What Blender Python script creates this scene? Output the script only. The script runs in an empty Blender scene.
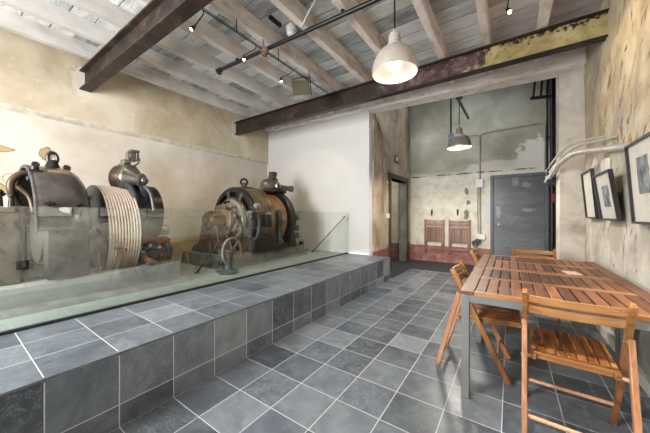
import bpy, math, random
from mathutils import Vector, Matrix
random.seed(7)
PI = math.pi
sc = bpy.context.scene
COL = sc.collection
T = 0.31            # floor tile pitch in metres
PZ = 0.442          # height of the tiled platform

# ------------------------------------------------------------------ mesh kit
class MB:
    def __init__(self):
        self.v = []; self.f = []
    def add(self, vs, fs):
        o = len(self.v)
        self.v += [tuple(p) for p in vs]
        self.f += [tuple(i + o for i in f) for f in fs]
        return self
    def box(self, x0, x1, y0, y1, z0, z1, M=None):
        vs = [Vector(p) for p in ((x0,y0,z0),(x1,y0,z0),(x1,y1,z0),(x0,y1,z0),(x0,y0,z1),(x1,y0,z1),(x1,y1,z1),(x0,y1,z1))]
        if M is not None: vs = [M @ p for p in vs]
        return self.add(vs, [(0,3,2,1),(4,5,6,7),(0,1,5,4),(1,2,6,5),(2,3,7,6),(3,0,4,7)])
    def bar(self, a, b, w, h, up=(0,0,1)):
        """rectangular bar from a to b, w across, h along 'up'"""
        a, b = Vector(a), Vector(b); d = (b - a).normalized(); up = Vector(up)
        s = d.cross(up).normalized(); u = s.cross(d).normalized()
        vs = []
        for p in (a, b):
            for i, j in ((-1,-1),(1,-1),(1,1),(-1,1)):
                vs.append(p + s*(i*w/2) + u*(j*h/2))
        return self.add(vs, [(0,1,2,3),(7,6,5,4),(0,4,5,1),(1,5,6,2),(2,6,7,3),(3,7,4,0)])
    def tube(self, pts, r, n=12, caps=True, closed=False):
        pts = [Vector(p) for p in pts]; m = len(pts)
        rs = r if isinstance(r, (list, tuple)) else [r]*m
        rings = []; ref = None
        for i, p in enumerate(pts):
            if closed: d = pts[(i+1) % m] - pts[i-1]
            else: d = pts[min(i+1, m-1)] - pts[max(i-1, 0)]
            d.normalize()
            if ref is None:
                ref = Vector((0,0,1)) if abs(d.z) < .9 else Vector((1,0,0))
            s = d.cross(ref)
            if s.length < 1e-5: s = d.orthogonal()
            s.normalize(); u = s.cross(d).normalized(); ref = u
            rings.append([p + s*(math.cos(2*PI*k/n)*rs[i]) + u*(math.sin(2*PI*k/n)*rs[i]) for k in range(n)])
        vs = [q for rg in rings for q in rg]; fs = []
        for i in range(m if closed else m-1):
            j = (i+1) % m
            for k in range(n):
                l = (k+1) % n
                fs.append((i*n+k, j*n+k, j*n+l, i*n+l))
        if caps and not closed:
            fs.append(tuple(range(n))); fs.append(tuple((m-1)*n + k for k in reversed(range(n))))
        return self.add(vs, fs)
    def cyl(self, a, b, r, r2=None, n=24, caps=True):
        return self.tube([a, b], [r, r if r2 is None else r2], n, caps)
    def lathe(self, prof, c, axis='z', n=40, a0=0, a1=2*PI):
        """prof: list of (radius, along) turned about an axis through c"""
        c = Vector(c); full = abs(a1 - a0 - 2*PI) < 1e-6
        if isinstance(axis, str):
            A = {'x':Vector((1,0,0)),'y':Vector((0,1,0)),'z':Vector((0,0,1))}[axis]
        else: A = Vector(axis).normalized()
        if axis == 'y': U, W = Vector((1,0,0)), Vector((0,0,1))
        else:
            U = A.orthogonal().normalized(); W = A.cross(U).normalized()
        m = n if full else n+1
        vs = []
        for i in range(m):
            t = a0 + (a1-a0)*i/n; e = U*math.cos(t) + W*math.sin(t)
            for r, h in prof: vs.append(c + A*h + e*r)
        q = len(prof); fs = []
        for i in range(n):
            j = (i+1) % m
            for k in range(q-1):
                fs.append((i*q+k, j*q+k, j*q+k+1, i*q+k+1))
        return self.add(vs, fs)
    def sphere(self, c, r, n=20, sx=1, sy=1, sz=1):
        vs = []; fs = []; h = n//2
        for i in range(h+1):
            a = PI*i/h
            for k in range(n):
                b = 2*PI*k/n
                vs.append((c[0]+r*sx*math.sin(a)*math.cos(b), c[1]+r*sy*math.sin(a)*math.sin(b), c[2]+r*sz*math.cos(a)))
        for i in range(h):
            for k in range(n):
                l = (k+1) % n
                fs.append((i*n+k, (i+1)*n+k, (i+1)*n+l, i*n+l))
        return self.add(vs, fs)
    def ring(self, c, R, r, axis='y', n=36, m=10):
        c = Vector(c); A = Vector(axis).normalized() if not isinstance(axis, str) else {'x':Vector((1,0,0)),'y':Vector((0,1,0)),'z':Vector((0,0,1))}[axis]
        U = A.orthogonal().normalized(); W = A.cross(U)
        return self.tube([c + U*R*math.cos(2*PI*i/n) + W*R*math.sin(2*PI*i/n) for i in range(n)], r, m, closed=True)
    def prism(self, poly, a, b, axis='y'):
        """polygon extruded along an axis from a to b; poly pairs are the two other axes in xyz order"""
        n = len(poly); vs = []
        for t in (a, b):
            for p, q in poly:
                vs.append({'x':(t,p,q),'y':(p,t,q),'z':(p,q,t)}[axis])
        fs = [tuple(reversed(range(n))), tuple(range(n, 2*n))]
        for i in range(n):
            j = (i+1) % n
            fs.append((i, j, n+j, n+i))
        return self.add(vs, fs)
    def build(self, name, material, parent=None, bevel=0, smooth=True, angle=35):
        off = ORIGIN.get(parent.name, Vector()) if parent else Vector()
        me = bpy.data.meshes.new(name)
        me.from_pydata([Vector(p) - off for p in self.v], [], self.f)
        me.update()
        import bmesh
        bm = bmesh.new(); bm.from_mesh(me); bmesh.ops.recalc_face_normals(bm, faces=bm.faces); bm.to_mesh(me); bm.free()
        if smooth:
            me.shade_smooth(); me.set_sharp_from_angle(angle=math.radians(angle))
        me.materials.append(material)
        o = bpy.data.objects.new(name, me); COL.objects.link(o)
        if parent:
            o.parent = parent; ORIGIN[o.name] = off
        if bevel:
            m = o.modifiers.new('bevel', 'BEVEL'); m.width = bevel; m.segments = 2; m.limit_method = 'ANGLE'
        return o

ORIGIN = {}
def thing(name, label, cat, loc=(0,0,0), rz=0, group=None):
    o = bpy.data.objects.new(name, None); COL.objects.link(o)
    o.empty_display_size = .05
    o.location = loc; o.rotation_euler = (0,0,rz)
    o['label'] = label; o['category'] = cat; o['kind'] = 'thing'
    if group: o['group'] = group
    ORIGIN[o.name] = Vector(loc) if rz == 0 else Vector()
    return o
def tag(o, label, cat, group=None):
    o['label'] = label; o['category'] = cat; o['kind'] = 'thing'
    if group: o['group'] = group
    return o
def struct(o):
    o['kind'] = 'structure'; return o
def copy_tree(o, parent=None):
    c = o.copy(); COL.objects.link(c)
    if parent: c.parent = parent
    for ch in [k for k in bpy.data.objects if k.parent == o]: copy_tree(ch, c)
    return c
def arc(c, r, a0, a1, n, plane='xz'):
    out = []
    for i in range(n+1):
        t = math.radians(a0 + (a1-a0)*i/n); p, q = r*math.cos(t), r*math.sin(t)
        out.append({'xz':(c[0]+p, c[1], c[2]+q),'yz':(c[0], c[1]+p, c[2]+q),'xy':(c[0]+p, c[1]+q, c[2])}[plane])
    return out
def smooth_path(pts, k=6):
    P = [Vector(p) for p in pts]; P = [P[0]*2-P[1]] + P + [P[-1]*2-P[-2]]; out = []
    for i in range(1, len(P)-2):
        a, b, c, d = P[i-1:i+3]
        for j in range(k):
            t = j/k
            out.append(.5*((2*b)+(c-a)*t+(2*a-5*b+4*c-d)*t*t+(3*b-a-3*c+d)*t**3))
    out.append(P[-2]); return out

# ------------------------------------------------------------------ material kit
class NT:
    def __init__(self, name):
        self.m = bpy.data.materials.new(name); self.m.use_nodes = True
        self.t = self.m.node_tree; self.n = self.t.nodes; self.n.clear()
        self.out = self.n.new('ShaderNodeOutputMaterial')
    def new(self, typ, **kw):
        x = self.n.new(typ)
        for k, v in kw.items(): setattr(x, k, v)
        return x
    def link(self, a, b): self.t.links.new(a, b)
    def put(self, sock, v):
        if v is None: return
        if isinstance(v, bpy.types.NodeSocket): self.link(v, sock)
        elif isinstance(v, (tuple, list)) and len(v) == 3 and sock.type == 'RGBA': sock.default_value = (*v, 1)
        else: sock.default_value = v
    def pos(self): return self.new('ShaderNodeNewGeometry').outputs['Position']
    def obj(self): return self.new('ShaderNodeTexCoord').outputs['Object']
    def island(self): return self.new('ShaderNodeNewGeometry').outputs['Random Per Island']
    def sep(self, v):
        s = self.new('ShaderNodeSeparateXYZ'); self.put(s.inputs[0], v); return s.outputs
    def comb(self, x, y, z):
        s = self.new('ShaderNodeCombineXYZ')
        for i, q in enumerate((x,y,z)): self.put(s.inputs[i], q)
        return s.outputs[0]
    def math(self, op, a, b=None, c=None, clamp=False):
        s = self.new('ShaderNodeMath', operation=op, use_clamp=clamp)
        self.put(s.inputs[0], a); self.put(s.inputs[1], b); self.put(s.inputs[2], c)
        return s.outputs[0]
    def scale(self, v, s):
        x = self.new('ShaderNodeVectorMath', operation='MULTIPLY'); self.put(x.inputs[0], v); x.inputs[1].default_value = s; return x.outputs[0]
    def add(self, v, w):
        x = self.new('ShaderNodeVectorMath', operation='ADD'); self.put(x.inputs[0], v); self.put(x.inputs[1], w); return x.outputs[0]
    def noise(self, v, s, d=4, r=.55, dist=0):
        x = self.new('ShaderNodeTexNoise'); self.put(x.inputs['Vector'], v)
        x.inputs['Scale'].default_value = s; x.inputs['Detail'].default_value = d; x.inputs['Roughness'].default_value = r
        x.inputs['Distortion'].default_value = dist
        return x.outputs['Fac']
    def voro(self, v, s, feature='F1', out='Distance'):
        x = self.new('ShaderNodeTexVoronoi', feature=feature); self.put(x.inputs['Vector'], v); x.inputs['Scale'].default_value = s
        return x.outputs[out]
    def white(self, v):
        x = self.new('ShaderNodeTexWhiteNoise', noise_dimensions='3D'); self.put(x.inputs['Vector'], v); return x.outputs['Value']
    def ss(self, v, lo, hi, a=0., b=1.):
        x = self.new('ShaderNodeMapRange', interpolation_type='SMOOTHSTEP'); self.put(x.inputs[0], v)
        self.put(x.inputs[1], lo); self.put(x.inputs[2], hi); x.inputs[3].default_value = a; x.inputs[4].default_value = b
        return x.outputs[0]
    def mix(self, f, a, b, blend='MIX'):
        x = self.new('ShaderNodeMix', data_type='RGBA', blend_type=blend)
        self.put(x.inputs[0], f); self.put(x.inputs[6], a); self.put(x.inputs[7], b); return x.outputs[2]
    def ramp(self, f, *stops):
        x = self.new('ShaderNodeValToRGB'); self.put(x.inputs[0], f); e = x.color_ramp.elements
        while len(e) < len(stops): e.new(.5)
        for i, (p, c) in enumerate(stops): e[i].position = p; e[i].color = (*c, 1)
        return x.outputs[0]
    def bump(self, h, s=.3, d=.02):
        x = self.new('ShaderNodeBump'); x.inputs['Strength'].default_value = s; x.inputs['Distance'].default_value = d
        self.put(x.inputs['Height'], h); return x.outputs[0]
    def bsdf(self, col, rough=.6, metal=0., normal=None, spec=.5, coat=0, emit=None, es=0):
        x = self.new('ShaderNodeBsdfPrincipled')
        self.put(x.inputs['Base Color'], col); self.put(x.inputs['Roughness'], rough); self.put(x.inputs['Metallic'], metal)
        x.inputs['Specular IOR Level'].default_value = spec; x.inputs['Coat Weight'].default_value = coat
        if normal is not None: self.link(normal, x.inputs['Normal'])
        if emit is not None: self.put(x.inputs['Emission Color'], emit); x.inputs['Emission Strength'].default_value = es
        self.link(x.outputs[0], self.out.inputs[0]); return self.m
    def blob(self, a, b, ca, cb, ra, rb, wob, k=.9):
        d1 = self.math('DIVIDE', self.math('SUBTRACT', a, ca), ra); d2 = self.math('DIVIDE', self.math('SUBTRACT', b, cb), rb)
        d = self.math('SQRT', self.math('ADD', self.math('MULTIPLY', d1, d1), self.math('MULTIPLY', d2, d2)))
        d = self.math('ADD', d, self.math('MULTIPLY', self.math('SUBTRACT', wob, .5), k*2))
        return self.ss(d, .85, 1.05, 1., 0.)

def plain(name, col, rough=.5, metal=0., var=.12, scale=9, bump=0, spec=.5, coat=0):
    t = NT(name); p = t.obj(); n = t.noise(p, scale, 5, .6)
    c = t.mix(t.ss(n, .3, .7), tuple(x*(1-var) for x in col), tuple(min(1, x*(1+var)) for x in col))
    return t.bsdf(c, rough, metal, t.bump(n, bump) if bump else None, spec, coat)

def slate(name, axes, off=(0,0), dark=1.0, pitch=(T,T), edge=None):
    t = NT(name); p = t.pos(); s = t.sep(p)
    ids = []; gs = []
    for ax, o, pt in zip(axes, off, pitch):
        q = t.math('DIVIDE', t.math('SUBTRACT', s[ax], o), pt)
        ids.append(t.math('FLOOR', q)); f = t.math('FRACT', q)
        gs.append(t.math('MULTIPLY', t.math('MINIMUM', f, t.math('SUBTRACT', 1., f)), pt))
    cell = t.comb(ids[0], ids[1], 3.7); r = t.white(cell)
    r2 = t.white(t.comb(ids[1], ids[0], 9.1))
    lp = t.add(p, t.comb(t.math('MULTIPLY', r, 17.), t.math('MULTIPLY', r2, 23.), t.math('MULTIPLY', r, 5.)))
    n1 = t.noise(lp, 5, 6, .62, .7); n2 = t.noise(lp, 22, 5, .7, .4)
    cl = t.noise(t.scale(lp, (1.6, 3.4, 2.2)), 3.2, 5, .6, 1.6)
    vein = t.ss(t.math('ABSOLUTE', t.math('SUBTRACT', cl, .5)), 0., .022, 1., 0.)
    base = t.ramp(r, (0, (.046,.060,.080)), (.3, (.086,.107,.136)), (.6, (.132,.158,.192)), (.85, (.186,.213,.247)), (1, (.27,.30,.335)))
    c = t.mix(t.ss(n1, .3, .72), t.mix(.34, base, (.045,.052,.062)), t.mix(.26, base, (.30,.33,.35)))
    c = t.mix(t.math('MULTIPLY', t.ss(n2, .52, .8), .35), c, (.33,.36,.38))
    c = t.mix(t.math('MULTIPLY', vein, t.math('MULTIPLY', t.ss(r2, .35, .9), .35)), c, (.38,.41,.43))
    if dark != 1.0: c = t.mix(1., c, (dark,)*3, 'MULTIPLY')
    g = t.math('MINIMUM', gs[0], gs[1])
    gm = t.ss(g, .0017, .0034, 1., 0.)
    if edge: gm = t.math('MULTIPLY', gm, t.math('LESS_THAN', s[edge[0]], edge[1]))
    c = t.mix(gm, c, (.60,.62,.63))
    h = t.math('SUBTRACT', t.math('ADD', t.math('MULTIPLY', n1, .6), t.math('MULTIPLY', n2, .4)), t.math('MULTIPLY', gm, .6))
    return t.bsdf(c, t.ss(n2, .2, .8, .26, .44), 0, t.bump(h, .35, .006), .5)

def wood(name, lo, mid, hi, axis=1, rough=.38, dens=1., coat=.15):
    t = NT(name); p = t.obj(); i = t.island()
    sc_ = [38., 38., 38.]; sc_[axis] = 2.2
    q = t.add(t.scale(p, sc_), t.comb(t.math('MULTIPLY', i, 31.), t.math('MULTIPLY', i, 57.), t.math('MULTIPLY', i, 13.)))
    g = t.noise(q, dens, 5, .6, .6); b = t.noise(p, 7, 3, .5)
    f = t.math('ADD', t.math('MULTIPLY', g, .75), t.math('MULTIPLY', t.math('SUBTRACT', i, .5), .45))
    f = t.math('ADD', f, t.math('MULTIPLY', t.math('SUBTRACT', b, .5), .35))
    c = t.ramp(f, (.12, lo), (.40, mid), (.70, hi))
    return t.bsdf(c, t.ss(g, .2, .8, rough-.06, rough+.1), 0, t.bump(g, .12, .004), .5, coat)

# ------------------------------------------------------------------ materials
M = {}
M['floor'] = slate('slate_floor_tile', (0,1))
M['ptop'] = slate('slate_platform_top_tile', (0,1), edge=(0,-.02))
M['pfront'] = slate('slate_platform_front_tile', (1,2), (0, PZ-T*4), edge=(2,PZ-.02))
M['pend'] = slate('slate_platform_end_tile', (0,2), (0, PZ-T*4), edge=(2,PZ-.02))
t = NT('dark_floor_slab'); p = t.pos()
M['fdark'] = t.bsdf(t.ramp(t.noise(p, 6, 5), (.3,(.016,.022,.030)), (.75,(.042,.056,.074))), .45, 0, t.bump(t.noise(p, 30, 4), .2, .004))
t = NT('grey_green_machine_floor'); p = t.pos(); s = t.sep(p)
n = t.noise(p, 3.5, 6, .6); c = t.ramp(n, (.25,(.22,.25,.235)), (.55,(.30,.335,.31)), (.8,(.36,.38,.35)))
fy = t.math('FRACT', t.math('DIVIDE', s[1], .62)); gm = t.ss(t.math('MINIMUM', fy, t.math('SUBTRACT', 1., fy)), .004, .010, .35, 0.)
M['fmach'] = t.bsdf(t.mix(gm, c, (.42,.43,.41)), .5, 0, t.bump(n, .15, .01))

# right wall: heavy old plaster, warm light painted in as yellow higher up
t = NT('warm_lit_grey_plaster'); p = t.pos(); s = t.sep(p)
n1 = t.noise(p, 1.5, 6, .58, .2); n2 = t.noise(p, 3.4, 5, .56, .15); n3 = t.noise(p, 24, 5, .6)
pits = t.noise(t.add(t.scale(p, (1, 2.0, .9)), t.comb(0., t.math('MULTIPLY', s[2], .9), 0.)), 6.5, 4, .6, .6)
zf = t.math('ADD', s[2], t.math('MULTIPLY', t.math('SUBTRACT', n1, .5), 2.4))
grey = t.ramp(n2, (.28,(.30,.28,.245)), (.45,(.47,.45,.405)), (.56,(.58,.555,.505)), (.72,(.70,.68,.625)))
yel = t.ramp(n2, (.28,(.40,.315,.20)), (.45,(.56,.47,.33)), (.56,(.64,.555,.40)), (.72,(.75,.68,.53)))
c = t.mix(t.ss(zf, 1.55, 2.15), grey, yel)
c = t.mix(t.math('MULTIPLY', t.ss(n1, .55, .63), .7), c, (.42,.375,.315))
c = t.mix(t.math('MULTIPLY', t.ss(t.noise(p, 2.6, 5, .6, 1.), .58, .68), .55), c, (.64,.60,.52))
c = t.mix(t.math('MULTIPLY', t.ss(pits, .615, .655), .85), c, (.20,.155,.10))
c = t.mix(t.math('MULTIPLY', t.ss(t.math('ADD', s[1], t.math('MULTIPLY', t.math('SUBTRACT', n1, .5), 2.2)), 2.9, 3.5), .6), c, (.36,.305,.245))
c = t.mix(t.math('MULTIPLY', t.ss(t.noise(t.scale(p, (1,2.2,.45)), 2.3, 5, .6, .4), .55, .66), .45), c, (.40,.335,.26))
wob = t.noise(p, 9, 4, .6)
for (cy, cz, ry, rz_) in ((2.06,1.83,.055,.10),(2.30,2.0,.05,.08)):
    c = t.mix(t.math('MULTIPLY', t.blob(s[1], s[2], cy, cz, ry, rz_, wob, .6), .7), c, (.42,.15,.07))
h = t.math('ADD', t.math('ADD', t.math('MULTIPLY', n2, .5), t.math('MULTIPLY', n3, .15)), t.math('MULTIPLY', t.ss(pits, .56, .66), -.6))
M['wright'] = t.bsdf(c, .82, 0, t.bump(h, .7, .03), .25)

# pier plaster: grey-cream
t = NT('grey_cream_plaster'); p = t.pos(); n1 = t.noise(p, 2.2, 7, .62, .5); n2 = t.noise(p, 11, 5, .6)
c = t.ramp(n1, (.30,(.33,.29,.245)), (.5,(.56,.52,.46)), (.68,(.70,.66,.60)))
M['pier'] = t.bsdf(c, .8, 0, t.bump(n2, .35, .015), .25)

# back wall : cream below, grey-green limewash above, brick-red dado
t = NT('old_back_wall_plaster'); p = t.pos(); s = t.sep(p)
n1 = t.noise(p, 1.3, 7, .6, .4); n2 = t.noise(p, 5, 6, .62, .3); wob = t.noise(p, 7, 5, .6); n4 = t.noise(p, 40, 4)
cream = t.ramp(n2, (.28,(.50,.46,.37)), (.45,(.65,.61,.51)), (.58,(.72,.68,.585)), (.74,(.81,.78,.70)))
green = t.ramp(n1, (.28,(.25,.24,.185)), (.48,(.345,.335,.27)), (.60,(.42,.41,.34)), (.74,(.55,.54,.47)))
red = t.ramp(n2, (.30,(.21,.085,.075)), (.5,(.30,.135,.12)), (.66,(.42,.24,.22)))
top = t.ss(t.math('ADD', s[2], t.math('MULTIPLY', t.math('SUBTRACT', n1, .5), .35)), 2.24, 2.42)
c = t.mix(top, cream, green)
c = t.mix(t.blob(s[0], s[2], 2.36, 2.45, .34, .55, wob, .8), c, (.63,.60,.55))
c = t.mix(t.math('MULTIPLY', t.blob(s[0], s[2], 1.75, 2.42, .75, .14, wob, .9), .8), c, (.58,.55,.50))
c = t.mix(t.math('MULTIPLY', t.blob(s[0], s[2], 1.2, 4.05, .35, .22, wob, .8), .6), c, (.52,.50,.46))
for (cx, cz, rx, rz_) in ((1.00,1.86,.05,.09),(1.04,1.56,.05,.06),(1.00,1.27,.06,.11)):
    c = t.mix(t.blob(s[0], s[2], cx, cz, rx, rz_, t.noise(p, 15, 5, .7), 1.5), c, (.20,.19,.165))
crack = t.math('ABSOLUTE', t.math('SUBTRACT', t.math('ADD', s[2], t.math('MULTIPLY', t.math('SUBTRACT', wob, .5), .05)), 2.31))
c = t.mix(t.math('MULTIPLY', t.ss(crack, .008, .022, 1., 0.), t.ss(t.noise(p, 4.5, 4), .42, .56)), c, (.14,.075,.045))
dz = t.math('ADD', s[2], t.math('MULTIPLY', t.math('SUBTRACT', wob, .5), .02))
c = t.mix(t.ss(dz, .425, .435, 1., 0.), c, red)
c = t.mix(t.math('MULTIPLY', t.ss(n4, .66, .74), .35), c, (.30,.28,.24))
M['wback'] = t.bsdf(c, .78, 0, t.bump(n2, .25, .015), .25)

# side wall with the doorway: tan and brown stained plaster, same dado
t = NT('brown_stained_side_plaster'); p = t.pos(); s = t.sep(p)
n1 = t.noise(t.scale(p, (1,1.2,.85)), 1.5, 6, .55, .3); n2 = t.noise(p, 6, 6, .62)
c = t.ramp(n1, (.32,(.22,.155,.10)), (.47,(.37,.29,.205)), (.58,(.48,.395,.295)), (.72,(.62,.545,.435)))
c = t.mix(t.math('MULTIPLY', t.ss(n2, .55, .75), .5), c, (.70,.64,.53))
c = t.mix(t.ss(t.math('ADD', s[2], t.math('MULTIPLY', t.math('SUBTRACT', n2, .5), .03)), .49, .50, 1., 0.), c, t.ramp(n2, (.3,(.17,.06,.05)), (.7,(.28,.12,.105))))
M['wside'] = t.bsdf(c, .75, 0, t.bump(n2, .25, .015), .25)

# left wall, lower: off-white with exposed patches ; upper: yellow-beige render
t = NT('off_white_left_plaster'); p = t.pos(); s = t.sep(p); n1 = t.noise(p, 1.4, 6, .6); n2 = t.noise(p, 9, 5, .6); wob = t.noise(p, 5, 4, .6)
c = t.ramp(n1, (.32,(.47,.41,.335)), (.5,(.555,.51,.445)), (.7,(.64,.61,.56)))
for (cy, cz, ry, rz_, k) in ((-.385,2.11,.055,.075,.9),(-.78,2.10,.13,.035,.9),(-.80,1.58,.12,.07,.9)):
    d = t.blob(s[1], s[2], cy, cz, ry*1.18, rz_*1.2, wob, k); c = t.mix(d, c, (.19,.115,.055))
    d = t.blob(s[1], s[2], cy, cz, ry, rz_, wob, k); c = t.mix(d, c, (.40,.31,.16))
dd = t.blob(s[1], s[2], -.70, 1.72, .075, .075, wob, .3); de = t.blob(s[1], s[2], -.70, 1.72, .062, .062, wob, .3)
c = t.mix(t.math('MULTIPLY', t.math('SUBTRACT', dd, de), .75), c, (.33,.20,.10))
low = t.ss(t.math('ADD', s[2], t.math('MULTIPLY', t.math('SUBTRACT', n1, .5), .3)), .72, .78, 1., 0.)
c = t.mix(low, c, t.ramp(n2, (.3,(.34,.27,.15)), (.7,(.52,.44,.28))))
M['wleft'] = t.bsdf(c, .7, 0, t.bump(n2, .15, .01), .3)
t = NT('yellow_beige_render'); p = t.pos(); s = t.sep(p); n1 = t.noise(p, 1.1, 7, .62, .5); n2 = t.noise(p, 8, 6, .62)
c = t.ramp(n1, (.30,(.36,.295,.205)), (.47,(.50,.43,.32)), (.58,(.58,.515,.405)), (.72,(.68,.63,.54)))
c = t.mix(t.math('MULTIPLY', t.ss(n2, .58, .72), .45), c, (.68,.62,.52))
wob = t.noise(p, 8, 4, .6)
for cy, cz in ((.0,3.27),(2.72,3.28)):
    c = t.mix(t.math('MULTIPLY', t.blob(s[1], s[2], cy, cz, .13, .22, wob, .6), .6), c, (.70,.67,.61))
c = t.mix(t.ss(t.noise(p, 17, 3, .5), .74, .78), c, (.16,.12,.08))
M['wleftup'] = t.bsdf(c, .75, 0, t.bump(n2, .25, .012), .25)
M['ledge'] = plain('grey_ledge_plaster', (.55,.51,.43), .7, 0, .2, 7)
t = NT('white_partition_paint'); p = t.pos(); n = t.noise(p, 1.2, 5)
M['white'] = t.bsdf(t.ramp(n, (.3,(.60,.60,.59)), (.75,(.66,.66,.655))), .55, 0, t.bump(t.noise(p, 60, 3), .05, .003))
t = NT('pinkish_whitewashed_lintel'); p = t.pos(); n = t.noise(t.scale(p, (.6,1,2)), 6, 6, .65, .5)
M['lintel'] = t.bsdf(t.ramp(n, (.28,(.50,.43,.40)), (.42,(.76,.70,.67)), (.56,(.88,.855,.84))), .75, 0, t.bump(n, .4, .02), .25)
t = NT('brown_brick'); p = t.pos(); b = t.new('ShaderNodeTexBrick'); s = t.sep(p)
t.put(b.inputs['Vector'], t.comb(s[1], s[2], 0.)); b.inputs['Scale'].default_value = 1
for k, v in (('Brick Width',.22),('Row Height',.075),('Mortar Size',.008)): b.inputs[k].default_value = v
b.inputs['Color1'].default_value = (.16,.075,.045,1); b.inputs['Color2'].default_value = (.09,.05,.035,1); b.inputs['Mortar'].default_value = (.20,.17,.14,1)
M['brick'] = t.bsdf(t.mix(t.noise(p, 6, 5), b.outputs['Color'], (.05,.035,.03)), .85, 0, t.bump(b.outputs['Fac'], -.4, .01), .2)

# ceiling : silvery boards with wrinkles and cross seams between pale joists
t = NT('silver_grey_ceiling_boards'); p = t.pos(); s = t.sep(p)
n1 = t.noise(t.scale(p, (.5,1.6,1)), 2.6, 6, .62, .8); n2 = t.noise(t.scale(p, (.5,2,1)), 14, 5, .65, .6)
bay = t.math('FLOOR', t.math('DIVIDE', t.math('ADD', s[0], .06), .57))
r = t.white(t.comb(bay, 1.3, 2.)); q = t.math('ADD', t.math('DIVIDE', s[1], .235), t.math('MULTIPLY', r, .9))
q = t.math('ADD', q, t.math('MULTIPLY', t.math('SUBTRACT', n1, .5), .22))
fr = t.math('FRACT', q); rb = t.white(t.comb(bay, t.math('FLOOR', q), 7.))
seam = t.ss(t.math('MINIMUM', fr, t.math('SUBTRACT', 1., fr)), .012, .05, 1., 0.)
c = t.ramp(t.math('ADD', t.math('MULTIPLY', n1, .7), t.math('MULTIPLY', rb, .3)), (.30,(.24,.25,.26)), (.46,(.50,.515,.52)), (.58,(.68,.69,.69)), (.72,(.84,.84,.83)))
c = t.mix(t.math('MULTIPLY', t.ss(n2, .55, .75), .5), c, (.80,.80,.78)); c = t.mix(t.math('MULTIPLY', t.ss(n2, .44, .32), .5), c, (.20,.20,.20))
c = t.mix(t.math('MULTIPLY', seam, .65), c, (.15,.14,.13))
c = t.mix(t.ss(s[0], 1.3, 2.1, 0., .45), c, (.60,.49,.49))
M['ceil'] = t.bsdf(c, .5, .15, t.bump(t.math('ADD', t.math('MULTIPLY', n2, .6), t.math('MULTIPLY', seam, -.5)), .8, .03), .4)
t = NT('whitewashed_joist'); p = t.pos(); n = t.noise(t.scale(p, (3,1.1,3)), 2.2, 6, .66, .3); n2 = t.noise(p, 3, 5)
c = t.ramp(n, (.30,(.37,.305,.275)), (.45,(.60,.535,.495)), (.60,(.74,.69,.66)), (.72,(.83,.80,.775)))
s = t.sep(p); c = t.mix(t.ss(s[0], -1.9, -.5, .75, 0.), c, t.ramp(n2, (.3,(.33,.32,.305)), (.7,(.54,.53,.51))))  # left joists greyed to offset the window brightness there
M['joist'] = t.bsdf(c, .75, 0, t.bump(n, .3, .01), .25)

# steel beams
t = NT('dark_rusted_steel'); p = t.pos(); n1 = t.noise(p, 3.5, 7, .68, .4); n2 = t.noise(p, 18, 5, .7)
c = t.ramp(n1, (.34,(.012,.010,.009)), (.52,(.030,.021,.016)), (.64,(.085,.052,.032)), (.78,(.22,.155,.09)))
c = t.mix(t.math('MULTIPLY', t.ss(n2, .55, .7), .5), c, (.02,.017,.015))
M['beam1'] = t.bsdf(c, .55, .1, t.bump(n2, .5, .012), .3)
t = NT('steel_black_to_purple_to_olive'); p = t.pos(); s = t.sep(p); n1 = t.noise(p, 4.5, 7, .7, .5); n2 = t.noise(p, 15, 5, .7)
blk = t.ramp(n1, (.3,(.010,.008,.007)), (.55,(.028,.019,.014)), (.75,(.10,.058,.033)))
pur = t.ramp(n1, (.36,(.014,.010,.010)), (.5,(.07,.038,.042)), (.66,(.20,.125,.13)))
oli = t.ramp(n1, (.25,(.17,.125,.05)), (.5,(.36,.29,.135)), (.75,(.54,.47,.28)))
xx = t.math('ADD', s[0], t.math('MULTIPLY', t.math('SUBTRACT', n1, .5), 1.5))
c = t.mix(t.ss(xx, -.2, .9), blk, pur); c = t.mix(t.ss(xx, 1.55, 1.8), c, oli)
c = t.mix(t.ss(t.math('ADD', n2, t.math('MULTIPLY', t.ss(s[2], 3.24, 3.40), .20)), .66, .72), c, (.02,.015,.013))
M['beam2'] = t.bsdf(c, .55, 0, t.bump(n2, .5, .012), .3)
M['beam2edge'] = t and None
t = NT('black_rust_flange'); p = t.pos(); n1 = t.noise(t.scale(p, (1,3,3)), 5, 6, .7)
M['beam2edge'] = t.bsdf(t.ramp(n1, (.35,(.010,.007,.006)), (.6,(.035,.018,.012)), (.8,(.15,.07,.03))), .45, .2)

# furniture
M['tablewood'] = wood('oiled_orange_brown_slats', (.045,.015,.007), (.165,.058,.021), (.35,.155,.066), 1, .44, coat=0)
M['tableframe'] = wood('oiled_table_border_boards', (.15,.055,.018), (.34,.145,.05), (.52,.27,.12), 0, .32, coat=.05)
M['chairwood'] = wood('honey_brown_chair_wood', (.12,.045,.016), (.28,.118,.042), (.45,.225,.092), 2, .30)
M['seatwood'] = wood('dark_honey_seat_slats', (.075,.022,.006), (.22,.072,.016), (.40,.155,.042), 1, .26)
M['railwood'] = wood('golden_backrest_wood', (.16,.062,.017), (.33,.142,.042), (.50,.25,.09), 0, .28)
M['pinkwood'] = wood('pale_pinkish_leg_wood', (.21,.088,.040), (.42,.20,.10), (.60,.34,.20), 2, .36)
M['hungwood'] = wood('reddish_brown_hung_chair_wood', (.12,.045,.028), (.24,.105,.068), (.37,.20,.14), 2, .4)
M['steelgrey'] = plain('satin_grey_steel', (.25,.26,.265), .38, .55, .06, 4)
M['blackpaint'] = plain('black_painted_iron', (.016,.016,.017), .35, .3, .3, 12)
M['brass'] = plain('brass_screw', (.55,.38,.16), .3, .9)
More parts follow.
